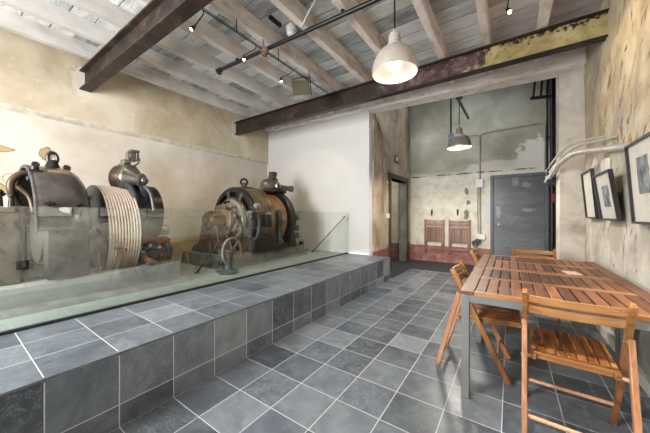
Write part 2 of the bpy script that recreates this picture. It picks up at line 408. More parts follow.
M['patch'] = plain('pale_peach_patch', (.78,.56,.40), .5, 0, .04)
# machines
M['mgrey'] = plain('dark_grey_enamelled_iron', (.090,.080,.073), .28, .3, .35, 7, .1, .5, .3)
M['mrim'] = plain('dull_dark_rim', (.05,.047,.045), .75, 0, .3, 9)
M['mblack'] = plain('black_oily_iron', (.018,.017,.017), .32, .4, .4, 10, .1)
M['mbrown'] = plain('brown_oily_iron', (.07,.045,.028), .42, .4, .5, 6, .15)
M['mgold'] = plain('brass_brown_housing', (.15,.105,.052), .3, .5, .5, 5, .1)
M['morange'] = plain('rusty_orange_brake_drum', (.25,.115,.055), .5, .25, .35, 9, .2)
M['mcopper'] = plain('dusty_pinkish_iron', (.22,.15,.105), .5, .3, .35, 8, .15)
M['mdarksteel'] = plain('dark_polished_steel', (.20,.195,.185), .26, .85, .3, 6)
M['msteel'] = plain('worn_bright_steel', (.42,.42,.42), .28, .9, .25, 8)
M['mblue'] = plain('blue_grey_iron', (.055,.066,.072), .4, .4, .35, 9, .1)
M['mlight'] = plain('dusty_light_grey_iron', (.22,.215,.20), .5, .2, .2, 8)
M['molive'] = plain('dusty_olive_bed_plate', (.125,.115,.085), .5, .25, .4, 5, .15)
M['mrust'] = plain('red_rust_framework', (.16,.062,.035), .6, .2, .4, 10, .2)
M['rope'] = plain('cream_rope', (.56,.455,.385), .75, 0, .1, 30)
M['nameplate'] = plain('brass_nameplate', (.42,.33,.20), .4, .7)
t = NT('concrete_plinth'); p = t.pos(); n = t.noise(p, 3, 6, .62)
M['plinth'] = t.bsdf(t.ramp(n, (.25,(.16,.165,.16)), (.7,(.27,.275,.265))), .75, 0, t.bump(t.noise(p, 18, 5), .3, .01))
# bits
M['chrome'] = plain('chrome', (.75,.75,.74), .15, 1., .03)
M['black'] = plain('black_metal', (.012,.012,.013), .4, .2, .2)
M['gloss_white'] = plain('white_plastic', (.72,.71,.68), .35, 0, .03)
M['greycond'] = plain('grey_painted_conduit', (.30,.31,.29), .5, .2, .15)
M['palepipe'] = plain('pale_grey_pipe', (.50,.49,.46), .42, .2, .12, 6)
M['door'] = None
t = NT('blue_grey_scuffed_door'); p = t.pos(); s = t.sep(p); n1 = t.noise(t.scale(p, (1,1,2.2)), 2.3, 6, .62, .8); wob = t.noise(p, 6, 4, .6); wob2 = t.noise(p, 16, 5, .7)
c = t.ramp(n1, (.3,(.070,.078,.090)), (.55,(.105,.115,.130)), (.8,(.16,.172,.188)))
for (cx, cz, rx, rz_) in ((2.02,2.03,.06,.11),(2.20,1.94,.09,.06),(2.24,1.37,.13,.04),(1.68,1.33,.05,.14)):
    c = t.mix(t.math('MULTIPLY', t.blob(s[0], s[2], cx, cz, rx, rz_, wob2, 1.3), .42), c, (.33,.35,.37))
lowm = t.ss(t.math('ADD', s[2], t.math('MULTIPLY', t.math('SUBTRACT', n1, .5), 1.2)), .75, .95, 1., 0.)
st = t.noise(t.scale(p, (3,1,9)), 2, 5, .6, .7)
c = t.mix(t.math('MULTIPLY', lowm, t.ss(st, .35, .7, .2, .55)), c, (.22,.245,.27))
M['door'] = t.bsdf(c, .32, .1, t.bump(wob, .05, .004))
M['doorframe'] = plain('blue_grey_door_frame', (.085,.10,.12), .45, .1, .12)
t = NT('dark_brown_old_door_frame'); p = t.pos(); n = t.noise(t.scale(p, (6,6,1)), 2, 5, .6)
M['oldframe'] = t.bsdf(t.ramp(n, (.3,(.022,.016,.011)), (.75,(.075,.055,.036))), .5)
t = NT('green_grey_worn_door_leaf'); p = t.pos(); n = t.noise(t.scale(p, (4,4,1.2)), 2, 6, .62)
M['leaf'] = t.bsdf(t.ramp(n, (.3,(.09,.095,.08)), (.55,(.19,.20,.17)), (.75,(.30,.31,.27))), .55)
M['insul'] = plain('grey_floodlight_body', (.075,.07,.048), .85, 0, .1, spec=.1)
M['frameblack'] = plain('dark_grey_picture_frame', (.026,.026,.030), .35, .1, .15)
M['mount'] = plain('ivory_picture_mount', (.69,.67,.62), .6, 0, .03)
M['redbox'] = plain('dark_red_call_point', (.28,.02,.018), .4, 0, .05)
M['paper'] = plain('pale_blue_grey_paper', (.56,.58,.60), .6, 0, .03)
M['shade_out'] = plain('pale_taupe_enamel', (.42,.385,.35), .35, .1, .04)
M['shade_dark'] = plain('grey_taupe_enamel', (.22,.195,.165), .38, .25, .06)
M['shade_in'] = plain('white_enamel_inside', (.86,.84,.79), .4, 0, .02)
def emis(name, col, k):
    t = NT(name); return t.bsdf(col, .4, emit=col, es=k)
M['bulb'] = emis('warm_glowing_bulb', (1,.80,.48), 25)
M['bulbbig'] = emis('warm_white_glowing_lamp', (1,.92,.78), 1.8)
# glass
t = NT('clear_green_tinted_glass')
a = t.new('ShaderNodeBsdfTransparent'); a.inputs[0].default_value = (.93,.96,.945,1)
b = t.new('ShaderNodeBsdfGlossy'); b.inputs['Roughness'].default_value = .0; b.inputs[0].default_value = (.95,.97,.96,1)
lw = t.new('ShaderNodeLayerWeight'); lw.inputs['Blend'].default_value = .5
facing = t.math('ADD', .075, t.math('MULTIPLY', t.math('POWER', lw.outputs['Facing'], 4.), .6))
mx = t.new('ShaderNodeMixShader'); t.link(facing, mx.inputs[0]); t.link(a.outputs[0], mx.inputs[1]); t.link(b.outputs[0], mx.inputs[2]); t.link(mx.outputs[0], t.out.inputs[0])
M['glass'] = t.m
M['glassedge'] = plain('green_glass_edge', (.25,.40,.35), .2)
t = NT('picture_glass')
a = t.new('ShaderNodeBsdfTransparent'); b = t.new('ShaderNodeBsdfGlossy'); b.inputs['Roughness'].default_value = .02
mx = t.new('ShaderNodeMixShader'); mx.inputs[0].default_value = .07; t.link(a.outputs[0], mx.inputs[1]); t.link(b.outputs[0], mx.inputs[2]); t.link(mx.outputs[0], t.out.inputs[0])
M['picglass'] = t.m

# ------------------------------------------------------------------ setting
XL, XU, XR, YW, YB, YF = -3.42, -3.37, 2.72, 3.75, 6.38, -3.4
ZJ, ZC = 3.43, 3.62
struct(MB().box(0.0, XR+.1, YF-.1, 5.05, -.1, 0).build('floor', M['floor'], smooth=False))
struct(MB().box(-2.6, XR+.1, 5.05, YB+.1, -.1, 0).box(-2.6, 0.0, 3.9, 5.05, -.1, 0).build('floor_back', M['fdark'], smooth=False))
PE = 3.72
# the tiled platform: top, front and end faces carry their own tile layout
struct(MB().box(-.93, 0, YF, PE, PZ-.012, PZ).build('floor_platform', M['ptop'], smooth=False))
struct(MB().box(-.012, 0, YF, PE, 0, PZ-.012).build('trim_1', M['pfront'], smooth=False))
struct(MB().box(-.40, -.012, PE-.012, PE, 0, PZ-.012).build('trim_2', M['pend'], smooth=False))
struct(MB().box(XL, -.93, YF, YW+.1, PZ-.14, PZ).build('floor_machines', M['fmach'], smooth=False))

def displaced(name, mat, x, y0, y1, z0, z1, amp, step, sgn):
    """uneven old plaster wall in a plane of constant x"""
    from mathutils import noise
    ny, nz = int((y1-y0)/step), int((z1-z0)/step); mb = MB(); vs = []; fs = []
    for i in range(ny+1):
        for j in range(nz+1):
            y, z = y0+(y1-y0)*i/ny, z0+(z1-z0)*j/nz
            d = noise.fractal(Vector((7.1, y*1.3, z*1.3)), 1.0, 2.0, 4)*amp + noise.noise(Vector((3, y*4.5, z*4.5)))*amp*.35
            vs.append((x + sgn*d, y, z))
    for i in range(ny):
        for j in range(nz):
            a = i*(nz+1)+j; fs.append((a, a+nz+1, a+nz+2, a+1))
    mb.add(vs, fs)
    mb.box(x + .05, x + .2, y0, y1, z0, z1)
    return mb.build(name, mat)
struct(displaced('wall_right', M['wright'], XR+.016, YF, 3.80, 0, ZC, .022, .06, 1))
struct(MB().box(XR+.02, XR+.2, 3.80, YB+.1, 0, 4.7).build('wall_right_back', M['brick'], smooth=False))
struct(MB().box(2.47, XR+.05, 3.72, 4.02, 0, 3.30).build('wall_pier', M['pier'], bevel=.012))
struct(MB().box(XL-.15, XL, YF, YW+.2, PZ-.1, 2.62).build('wall_left', M['wleft'], smooth=False))
struct(MB().prism([(XL-.15,2.62),(XL,2.62),(XU,2.675),(XU,ZC),(XL-.15,ZC)], YF, YW+.2, 'y').build('wall_left_upper', M['wleftup'], smooth=False))
struct(MB().prism([(XL-.004,2.60),(XL+.008,2.60),(XU+.004,2.64),(XU+.004,2.672),(XL-.004,2.672)], YF, YW, 'y').build('trim_3', M['ledge'], smooth=False))
struct(MB().box(XL, -.45, YW, YW+.17, PZ-.1, 3.5).build('wall_partition', M['white'], smooth=False))
# lintel, slightly out of level
lint = MB().add([(XL,3.60,3.455),(2.74,3.60,3.25),(2.74,3.92,3.25),(XL,3.92,3.455),(XL,3.60,ZC),(2.74,3.60,ZC),(2.74,3.92,ZC),(XL,3.92,ZC)],
                [(0,3,2,1),(4,5,6,7),(0,1,5,4),(1,2,6,5),(2,3,7,6),(3,0,4,7)])
struct(lint.build('wall_lintel', M['lintel'], bevel=.03))
struct(MB().box(-.45, XR+.1, 3.75, 3.92, ZC-.02, 4.7).build('wall_above_lintel', M['pier'], smooth=False))
struct(MB().box(-.75, XR+.2, YB, YB+.15, 0, 4.7).build('wall_back', M['wback'], smooth=False))
DY0, DY1, DZ = 4.86, 6.02, 2.14
struct(MB().box(-.62, -.42, 3.90, DY0, 0, 4.7).box(-.62, -.42, DY1, YB, 0, 4.7).box(-.62, -.42, DY0, DY1, DZ, 4.7).build('wall_side', M['wside'], smooth=False))
struct(MB().box(-2.6, .1, 3.75, YB+.15, 4.7, 4.8).box(1.6, XR+.2, 3.75, YB+.15, 4.7, 4.8).box(.1, 1.6, 3.75, 4.3, 4.7, 4.8).box(.1, 1.6, 5.4, YB+.15, 4.7, 4.8).build('ceiling_back', M['pier'], smooth=False))  # unseen roof opening added to let sky light onto the upper back wall
struct(MB().box(-2.6, -.62, 4.0, 4.1, 0, 2.7).box(-2.6, -.62, YB, YB+.12, 0, 2.7).box(-2.7, -2.6, 4.0, YB+.12, 0, 2.7).build('wall_passage', M['wback'], smooth=False))
struct(MB().box(-2.7, -.62, 4.0, YB+.12, 2.7, 2.8).build('ceiling_passage', M['pier'], smooth=False))
struct(MB().box(XL-.15, XR+.2, YF, YW+.1, ZC, ZC+.08).build('ceiling', M['ceil'], smooth=False))
from mathutils import noise as mnoise
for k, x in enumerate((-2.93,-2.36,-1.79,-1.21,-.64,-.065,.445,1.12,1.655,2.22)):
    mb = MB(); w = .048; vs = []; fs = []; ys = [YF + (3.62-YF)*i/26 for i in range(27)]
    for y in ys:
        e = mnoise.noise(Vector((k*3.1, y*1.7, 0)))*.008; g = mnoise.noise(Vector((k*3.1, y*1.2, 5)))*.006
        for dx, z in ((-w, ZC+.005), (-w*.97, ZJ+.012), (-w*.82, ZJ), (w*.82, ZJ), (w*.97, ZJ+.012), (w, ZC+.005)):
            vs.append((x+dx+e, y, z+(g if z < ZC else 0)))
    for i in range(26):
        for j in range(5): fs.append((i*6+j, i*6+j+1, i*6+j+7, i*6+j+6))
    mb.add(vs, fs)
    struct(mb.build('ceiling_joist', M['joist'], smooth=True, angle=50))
# front wall behind the camera, with three tall windows
wins = ((-1.75,-.95), (-.85,-.05)); wz0, wz1 = .75, 3.1
fw = MB(); xs = [XL-.15] + [q for w in wins for q in w] + [XR+.2]
for i in range(0, len(xs), 2): fw.box(xs[i], xs[i+1], YF-.2, YF, 0, ZC)
for a, b in wins: fw.box(a, b, YF-.2, YF, 0, wz0).box(a, b, YF-.2, YF, wz1, ZC)
struct(fw.build('wall_front', M['pier'], smooth=False))
for i, (a, b) in enumerate(wins):
    w = MB(); y0, y1 = YF-.13, YF-.08; f = .05
    w.box(a, a+f, y0, y1, wz0, wz1).box(b-f, b, y0, y1, wz0, wz1).box(a, b, y0, y1, wz0, wz0+f).box(a, b, y0, y1, wz1-f, wz1)
    w.box((a+b)/2-.02, (a+b)/2+.02, y0, y1, wz0, wz1).box(a, b, y0, y1, 2.3, 2.34)
    struct(w.build('window_%d' % (i+1), M['oldframe'], smooth=False))

# back door (blue-grey) in its frame
d = MB().box(1.585, 2.535, YB-.045, YB-.008, .01, 2.13).build('door_1', M['door'], bevel=.004); struct(d)
fr = MB().box(1.52, 1.585, YB-.075, YB, 0, 2.20).box(2.535, 2.60, YB-.075, YB, 0, 2.20).box(1.585, 2.535, YB-.075, YB, 2.13, 2.20).build('door_frame', M['doorframe'], d, bevel=.006)
hd = MB().cyl((1.69,YB-.05,1.03), (1.69,YB-.062,1.03), .032).cyl((1.69,YB-.06,1.03), (1.69,YB-.10,1.03), .011)
hd.tube([(1.685,YB-.10,1.03),(1.74,YB-.102,1.032),(1.81,YB-.098,1.022)], .011)
hd.build('door_handle', M['chrome'], d)
# doorway in the side wall
struct(MB().box(-.64, -.395, DY0-.13, DY0, 0, DZ+.11).box(-.64, -.395, DY1, DY1+.15, 0, DZ+.11).box(-.64, -.395, DY0, DY1, DZ, DZ+.11).build('trim_4', M['oldframe'], bevel=.008))
struct(MB().box(-.615, -.41, DY1-.012, DY1, 0, DZ).build('trim_6', M['leaf'], bevel=.004))

# ------------------------------------------------------------------ steel beams and ceiling fittings
def ibeam(p0, p1, w, z0, z1, tf=.02, tw=.014):
    a, b = Vector((*p0, 0)), Vector((*p1, 0)); m = []
    for zz, ww, hh in ((z0+tf/2, w, tf), (z1-tf/2, w, tf)):
        m.append(MB().bar(a+Vector((0,0,zz)), b+Vector((0,0,zz)), ww, hh))
    web = MB().bar(a+Vector((0,0,(z0+z1)/2)), b+Vector((0,0,(z0+z1)/2)), tw, z1-z0-2*tf)
    return web, m
web, fl = ibeam((XL-.05,.03), (XR+.06,.10), .14, 3.125, 3.415)
b1 = thing('steel_beam', 'dark rusted steel I-beam across the upper left ceiling, its left end set in the wall', 'beam', (XL,.03,3.125))
web.build('web', M['beam1'], b1); [f.build('flange', M['beam1'], b1, bevel=.004) for f in fl]
web, fl = ibeam((XL-.05,2.73), (XR+.06,2.80), .11, 3.125, 3.415)
b2 = thing('steel_beam', 'long steel I-beam under the ceiling turning from black to purple to olive yellow', 'beam', (XL,2.73,3.125))
web.build('web', M['beam2'], b2); [f.build('flange', M['beam2edge'], b2, bevel=.004) for f in fl]

# black sprinkler pipe across the ceiling
sp = thing('ceiling_pipe', 'black pipe hung below the ceiling joists with a capped left end', 'pipe', (-1.6,1.15,3.36))
MB().cyl((-1.60,1.10,3.365), (2.70,1.30,3.365), .024).build('pipe', M['black'], sp)
MB().cyl((-1.63,1.10,3.365), (-1.55,1.103,3.365), .034).cyl((-1.585,1.102,3.365), (-1.585,1.102,3.31), .03).build('end_cap', M['black'], sp)
for x in (-1.21, .445, 1.655):
    MB().box(x-.012, x+.012, 1.14+.045*(x+1.2)-.03, 1.14+.045*(x+1.2)+.03, 3.38, 3.425).build('hanger', M['black'], sp)

# cable lighting rail with three spots
rl = thing('lighting_track', 'thin black cable light track along the joists between the two steel beams', 'light track', (-.61,.3,3.30))
MB().cyl((-.60,.14,3.285), (-.60,2.62,3.285), .0065, n=8).cyl((-.575,.14,3.285), (-.575,2.62,3.285), .004, n=8).build('rail', M['black'], rl)
for y in (.65, 1.3, 1.95): MB().cyl((-.59,y,3.285), (-.59,y,3.43), .006, n=8).build('standoff', M['blackpaint'], rl)
tj = MB().cyl((-.60,1.06,3.30), (-.62,1.06,3.435), .008, n=8).cyl((-.59,1.06,3.25), (-.59,1.06,3.30), .05).cyl((-.59,1.06,3.22), (-.59,1.06,3.25), .035)
tag(tj.build('junction_can', M['mcopper']), 'small round junction can on the light track beside the black pipe', 'junction box')
def spot(x, y, z, aim, label, power, size, root=(-.59, None, 3.28), blend=.5, radius=.02):
    s = thing('spot_light', label, 'spot light', (x, y, z), 0, 'small spot lights on the ceiling')
    a = Vector((x,y,z)); dirv = (Vector(aim)-a).normalized(); top = Vector((root[0], y if root[1] is None else root[1], root[2]))
    MB().tube([top, top + Vector((0,0,-.04)), a - dirv*.045], .006, 8).build('stem', M['blackpaint'], s)
    MB().cyl(a - dirv*.05, a - dirv*.012, .012, .024, 16).build('holder', M['black'], s)
    MB().sphere(a, .015, 16).build('bulb', M['bulb'], s)
    L = bpy.data.lights.new('spot_lamp', 'SPOT'); L.energy = power; L.color = (1,.76,.46); L.spot_size = math.radians(size); L.spot_blend = blend; L.shadow_soft_size = radius
    o = bpy.data.objects.new('spot_lamp', L); COL.objects.link(o); o.location = a + dirv*.03
    o.rotation_euler = dirv.to_track_quat('-Z', 'Y').to_euler()
spot(-.81, .26, 3.18, (-3.4,-.3,2.3), 'glowing spot light nearest the left steel beam, on the cable track', 14, 95)
spot(-.81, .92, 3.18, (-2.0,1.8,1.2), 'glowing spot light beside the middle of the black ceiling pipe', 60, 85)
spot(-.80, 1.57, 3.18, (-1.9,3.75,1.35), 'glowing spot light beside the grey floodlight, close to the long steel beam', 22, 56, blend=.12)
spot(1.90, 1.90, 3.21, (2.72,2.25,1.9), 'lone glowing spot light near the right wall above the olive beam', 22, 105, root=(1.94,1.90,ZC))
# floodlight, sensor
fl = thing('floodlight', 'grey floodlight with black bracket hung at the end of the cable track', 'floodlight', (-.66,1.95,3.2))
Mx = Matrix.Translation((-.72,1.93,3.20)) @ Matrix.Rotation(math.radians(22),4,'Z') @ Matrix.Rotation(math.radians(24),4,'X')
hb = MB()
vs = [Mx @ Vector(p) for p in ((-.13,-.02,-.10),(.13,-.02,-.10),(.13,-.02,.10),(-.13,-.02,.10),(-.08,.10,-.06),(.08,.10,-.06),(.08,.10,.06),(-.08,.10,.06),(-.13,-.045,-.10),(.13,-.045,-.10),(.13,-.045,.10),(-.13,-.045,.10))]
hb.add(vs, [(8,9,10,11),(8,0,1,9),(9,1,2,10),(10,2,3,11),(11,3,0,8),(0,4,5,1),(1,5,6,2),(2,6,7,3),(3,7,4,0),(4,7,6,5)])
hb.build('housing', M['insul'], fl, bevel=.006)
MB().tube([Mx @ Vector(p) for p in ((-.145,0,-.12),(-.145,0,.02),(-.145,.03,.13),(0,.03,.15),(.145,.03,.13),(.145,0,.02),(.145,0,-.12))], .007, 8).build('bracket', M['black'], fl)
MB().tube([(-.59,1.95,3.285), (-.60,1.96,3.31), Mx @ Vector((0,.03,.15))], .008, 8).build('hanger', M['black'], fl)
sn = thing('smoke_detector', 'round white detector on the ceiling boards beside a black bracket', 'detector', (-.33,1.26,3.60))
MB().lathe([(0,-.125),(.04,-.12),(.055,-.10),(.055,-.06),(.066,-.055),(.066,-.02),(.03,-.01),(.03,.06),(0,.06)], (-.33,1.26,3.60), 'z').build('body', M['gloss_white'], sn)
MB().box(-.46,-.42, 1.0, 1.18, 3.585, ZC, None).build('bracket', M['black'], sn)
tag(MB().tube(smooth_path([(-.27,1.26,3.60),(-.14,1.20,3.56),(-.065,1.14,3.42),(.10,1.08,3.50),(.28,1.04,3.57),(.445,.98,3.42),(.62,.8,3.55),(.8,.6,3.618)]), .008, 8).build('white_cable', M['gloss_white']), 'thin white cable looping over the joists from the round detector', 'cable')

# ------------------------------------------------------------------ pendant lamps
def pendant(x, y, z, label, top, shade, power, R=.19):
    p = thing('pendant_lamp', label, 'lamp', (x,y,z), 0, 'enamel pendant lamps')
    prof = [(R,0),(R*1.01,.012),(R*.985,.05),(R*.93,.10),(R*.80,.155),(R*.62,.195),(R*.42,.222),(R*.30,.232)]
    sh = MB().lathe(prof, (x,y,z), 'z', 48).build('shade', shade, p, angle=60)
    MB().lathe([(r-.004, h+.002) for r, h in prof], (x,y,z), 'z', 48).build('shade_lining', M['shade_in'], sh, angle=60)
    MB().lathe([(.062,.225),(.062,.25),(.052,.262),(.050,.33),(.040,.345),(.014,.352),(.010,.38)], (x,y,z), 'z', 24).build('neck', shade, sh, angle=30)
    MB().cyl((x,y,z+.345), (x,y,top), .0075, n=10).build('cord', M['blackpaint'], p)
    MB().sphere((x,y,z+.09), .062, 20, sz=1.25).build('bulb', M['bulbbig'], p)
    L = bpy.data.lights.new('pendant_light', 'SPOT'); L.energy = power; L.color = (1,.92,.80); L.shadow_soft_size = .15; L.spot_size = math.radians(165); L.spot_blend = .35
    o = bpy.data.objects.new('pendant_light', L); COL.objects.link(o); o.location = (x,y,z+.005)
pendant(1.085, 1.0, 2.47, 'large pale pendant lamp glowing on a black cord in front of the steel beam', 3.66, M['shade_out'], 40)
pendant(1.17, 3.98, 2.44, 'grey bell pendant lamp hanging before the green-grey back wall', 3.30, M['shade_dark'], 150)
ar = thing('lamp_track', 'short black track bar reaching back from the lintel above the far pendant', 'light track', (1.15,4.4,3.34))
MB().bar((1.13,3.86,3.345), (1.17,5.3,3.345), .035, .035).build('bar', M['black'], ar)
MB().cyl((1.17,3.98,3.36), (1.17,3.98,3.30), .055).build('connector', M['black'], ar)
MB().box(1.105,1.155,3.80,3.93,3.32,3.345).build('bracket', M['black'], ar)

# ------------------------------------------------------------------ back wall fittings
cz = 3.25
c1 = thing('wall_conduit', 'grey conduit on the back wall branching down left of the blue-grey door', 'conduit', (1.3,YB,2.0))
r = .016; yc = YB-.025
MB().tube([(.66,yc,cz)] + [(1.12,yc,cz)] + arc((1.19,yc,cz-.11), .11, 90, 0, 6) + [(1.30,yc,2.12)], r, 10).build('conduit', M['greycond'], c1)
MB().tube([(1.30,yc,2.9)] + arc((1.42,yc,cz-.10), .12, 180, 90, 6) + [(2.40,yc,cz+.05)] + arc((2.42,yc,cz-.07), .12, 90, 0, 6) + [(2.54,yc,2.25)], r, 10).build('conduit', M['greycond'], c1)
MB().tube([(1.30,yc,1.96),(1.31,yc,.78)], r, 10).build('conduit', M['greycond'], c1)
MB().tube([(1.255,yc,1.96),(1.25,yc,1.2),(1.262,yc,.8)], .011, 10).build('conduit', M['greycond'], c1)
for x0, z in ((1.30,2.6),(1.305,1.4),(1.9,3.29)):
    MB().box(x0-.03, x0+.03, YB-.045, YB, z-.01, z+.01).build('clip', M['greycond'], c1)
tag(MB().box(1.215,1.375,YB-.075,YB,1.93,2.13).box(1.235,1.355,YB-.082,YB-.07,1.96,2.10).build('junction_box', M['gloss_white'], bevel=.008), 'white square junction box halfway up the conduit beside the door', 'junction box')
pb = thing('socket_box', 'white socket box with a dark plug at the foot of the back wall conduit', 'socket', (1.32,YB,.72))
MB().box(1.235,1.42,YB-.07,YB,.65,.79).build('body', M['gloss_white'], pb, bevel=.008)
MB().cyl((1.25,YB-.09,.60),(1.25,YB-.01,.60),.07).cyl((1.17,YB-.06,.565),(1.17,YB-.005,.565),.05).build('plug', M['mblack'], pb)
MB().tube(smooth_path([(1.25,YB-.06,.55),(1.22,YB-.05,.47),(1.15,YB-.04,.50),(1.14,YB-.03,.58)]), .01, 8).build('plug_cord', M['mblack'], pb)
c2 = thing('drop_conduit', 'thin dark conduit dropping to a small blue box behind the far pendant', 'conduit', (.64,YB,3.2))
MB().tube([(.64,yc,4.69),(.64,yc,3.36)], .018, 10).build('conduit', M['blackpaint'], c2)
MB().box(.585,.695,YB-.07,YB,3.19,3.37).build('box', plain('blue_grey_box', (.12,.17,.24), .45), c2, bevel=.006)
tag(MB().box(1.385,1.525,YB-.012,YB,1.07,1.585).build('notice_sheet', M['paper']), 'blank pale grey notice sheet on the wall beside the blue-grey door', 'notice')
for x, lab in ((.165,'small dark hook on the back wall above the left hung chair'), (.80,'small dark hook on the back wall above the right hung chair')):
    hk = MB().box(x-.022,x+.022,YB-.012,YB,1.27,1.40).tube([(x,YB-.01,1.38),(x,YB-.06,1.36),(x+.01,YB-.07,1.30),(x,YB-.04,1.25),(x,YB-.012,1.25)], .013, 8)
    tag(hk.build('wall_hook', M['mblack']), lab, 'hook')
# dark service pipes in the corner right of the door
for x, y, rr, lab in ((2.655,6.29,.040,'thick black vertical pipe in the corner right of the blue-grey door'), (2.575,6.33,.015,'thin black vertical pipe close to the right door frame'),(2.70,6.05,.028,'black vertical pipe against the brown brick in the far right corner')):
    mb = MB().cyl((x,y,0),(x,y,4.69),rr)
    for z in (.9,1.9,2.9,3.9): mb.cyl((x,y,z),(x,y,z+.07),rr*1.35)
    tag(mb.build('service_pipe', M['black']), lab, 'pipe', 'black pipes in the far corner')
hg = thing('pipe_hanger', 'black metal hanger frame below the lintel in the far right corner', 'bracket', (2.4,5.4,3.6))
for x0, x1, y in ((2.28,2.38,5.40),(2.40,2.47,5.45),(2.50,2.54,5.5)): MB().bar((x0,y,3.55),(x1,y,4.69),.035,.035,up=(0,1,0)).build('strut', M['black'], hg)
MB().bar((2.24,5.40,3.55),(2.56,5.50,3.55),.05,.05).build('crossbar', M['black'], hg)
tag(MB().box(2.63,2.745,6.17,6.22,1.52,1.70).build('call_point', M['redbox'], bevel=.006), 'small dark red call point on the brick beside the black pipes', 'alarm')
# things on the side wall
sg = MB().box(-.42,-.40,5.12,5.36,2.56,2.72).build('exit_sign', M['frameblack'], bevel=.004)
tag(sg, 'small square emergency sign on the brown wall above the doorway', 'sign')
MB().box(-.402,-.392,5.165,5.315,2.59,2.69).build('sign_panel', plain('pale_sign_face', (.62,.60,.54), .4), sg)
tag(MB().box(-.42,-.375,4.58,4.69,1.18,1.29).build('light_switch', M['gloss_white'], bevel=.006), 'white light switch on the brown wall beside the doorway', 'switch')
tag(MB().box(-.42,-.39,4.58,4.64,1.99,2.03).build('sensor', M['gloss_white'], bevel=.004), 'tiny white sensor on the brown wall left of the door frame', 'sensor')
c3 = MB().tube(smooth_path([(-.407,3.93,3.37),(-.407,4.02,3.26),(-.407,4.22,3.12),(-.407,4.34,3.02),(-.407,4.36,2.9)]), .010, 8).tube([(-.410,4.36,2.92),(-.410,4.38,1.3)], .007, 8)
tag(c3.build('thin_conduit', M['mcopper']), 'thin conduit running down the brown side wall from the lintel', 'conduit')

# ------------------------------------------------------------------ right wall : pipes and pictures
pipes = thing('conduit_bundle', 'pale pipes leaving the right wall and bending round the corner pier', 'pipes', (2.6,2.6,1.9))
MB().tube(smooth_path([(2.74,2.05,1.835),(2.68,2.25,1.86),(2.58,2.75,1.945),(2.50,3.05,1.965),(2.42,3.45,1.90),(2.395,3.8,1.825),(2.39,4.4,1.80)]), .031, 16).build('large_pipe', M['palepipe'], pipes)
MB().tube(smooth_path([(2.74,2.42,2.0),(2.66,2.62,2.02),(2.56,3.05,2.06),(2.48,3.4,2.03),(2.405,3.75,1.925),(2.39,4.4,1.87)]), .014, 12).build('small_pipe', M['palepipe'], pipes)
MB().tube(smooth_path([(2.74,2.75,2.08),(2.66,2.98,2.115),(2.55,3.3,2.14),(2.47,3.55,2.10),(2.41,3.8,2.02),(2.39,4.4,1.95)]), .013, 12).build('small_pipe', M['palepipe'], pipes)
for q in ((2.50,3.05,1.965),(2.42,3.45,1.90)): MB().sphere(q, .038, 14).build('coupling', M['palepipe'], pipes)
MB().box(2.37,2.46,4.0,4.05,1.70,1.95).build('clamp', M['black'], pipes)
tag(MB().box(2.70,2.735,2.62,2.80,1.66,1.83).build('paper_note', M['gloss_white']), 'small blank white plate on the plaster just below the pale pipes', 'plate')
def picture(y0, y1, z0, z1, lean, label, art):
    h = z1-z0; p = thing('framed_picture', label, 'picture', (XR-.012, (y0+y1)/2, z0), 0, 'framed pictures along the right wall')
    a = math.asin(min(.3, lean/h)); R = Matrix.Translation((XR-.014, 0, z0)) @ Matrix.Rotation(-a, 4, 'Y')
    w = .017; dep = .032
    f = MB().box(-dep,0,y0,y1,0,w,R).box(-dep,0,y0,y1,h-w,h,R).box(-dep,0,y0,y0+w,w,h-w,R).box(-dep,0,y1-w,y1,w,h-w,R).box(-.006,-.001,y0+w,y1-w,w,h-w,R)
    fr_ = f.build('frame', M['frameblack'], p, smooth=False)
    MB().box(-.014,-.008,y0+w*.6,y1-w*.6,w*.6,h-w*.6,R).build('mount', M['mount'], p, smooth=False)
    if art:
        ay0, ay1, az0, az1 = art
        yy0, yy1 = y0+(y1-y0)*ay0, y0+(y1-y0)*ay1
        MB().box(-.0165,-.0145,yy0,yy1,h*az0,h*az1,R).build('photograph', M['art'], p, smooth=False)
    MB().box(-.022,-.019,y0+w*.6,y1-w*.6,w*.6,h-w*.6,R).build('pane', M['picglass'], p, smooth=False)
t = NT('blue_grey_photographic_print'); p_ = t.pos(); n1 = t.noise(t.scale(p_, (1,2.2,1)), 6, 5, .6, 1.4); n2 = t.noise(t.scale(p_, (1,6,1.5)), 5, 4, .6)
c = t.ramp(n1, (.30,(.02,.025,.03)), (.45,(.12,.15,.18)), (.58,(.30,.36,.40)), (.72,(.55,.58,.58)))
M['art'] = t.bsdf(t.mix(t.ss(n2, .55, .6), c, (.03,.035,.04)), .5)
picture(1.32, 1.82, 1.19, 1.79, .04, 'largest framed picture at the right edge, blue-grey print in a wide ivory mount', (.32,.70,.36,.80))
picture(2.15, 2.68, 1.205, 1.67, .06, 'middle framed picture of the right wall with a dark blue print', (.30,.68,.28,.72))
picture(2.86, 3.34, 1.215, 1.77, .045, 'farthest framed picture, next to the pier, with a faint pale print', None)
picture(.50, .98, 1.215, 1.77, .05, 'framed picture mirrored in the glass below the rope drum', (.3,.7,.3,.75))
picture(-.32, .14, 1.215, 1.77, .05, 'framed picture mirrored in the glass below the round motor cover', (.3,.7,.3,.75))
rc = thing('socket_conduit', 'vertical conduit with a dark socket box mirrored in the glass at far left', 'conduit', (XR,-.46,.45))
MB().cyl((XR-.03,-.46,.5),(XR-.03,-.46,1.6),.016).build('conduit', M['palepipe'], rc)
MB().box(XR-.07,XR+.02,-.53,-.39,.38,.52).build('box', M['mblack'], rc, bevel=.006)
MB().box(XR-.078,XR-.068,-.485,-.435,.42,.48).build('cover', M['mlight'], rc)
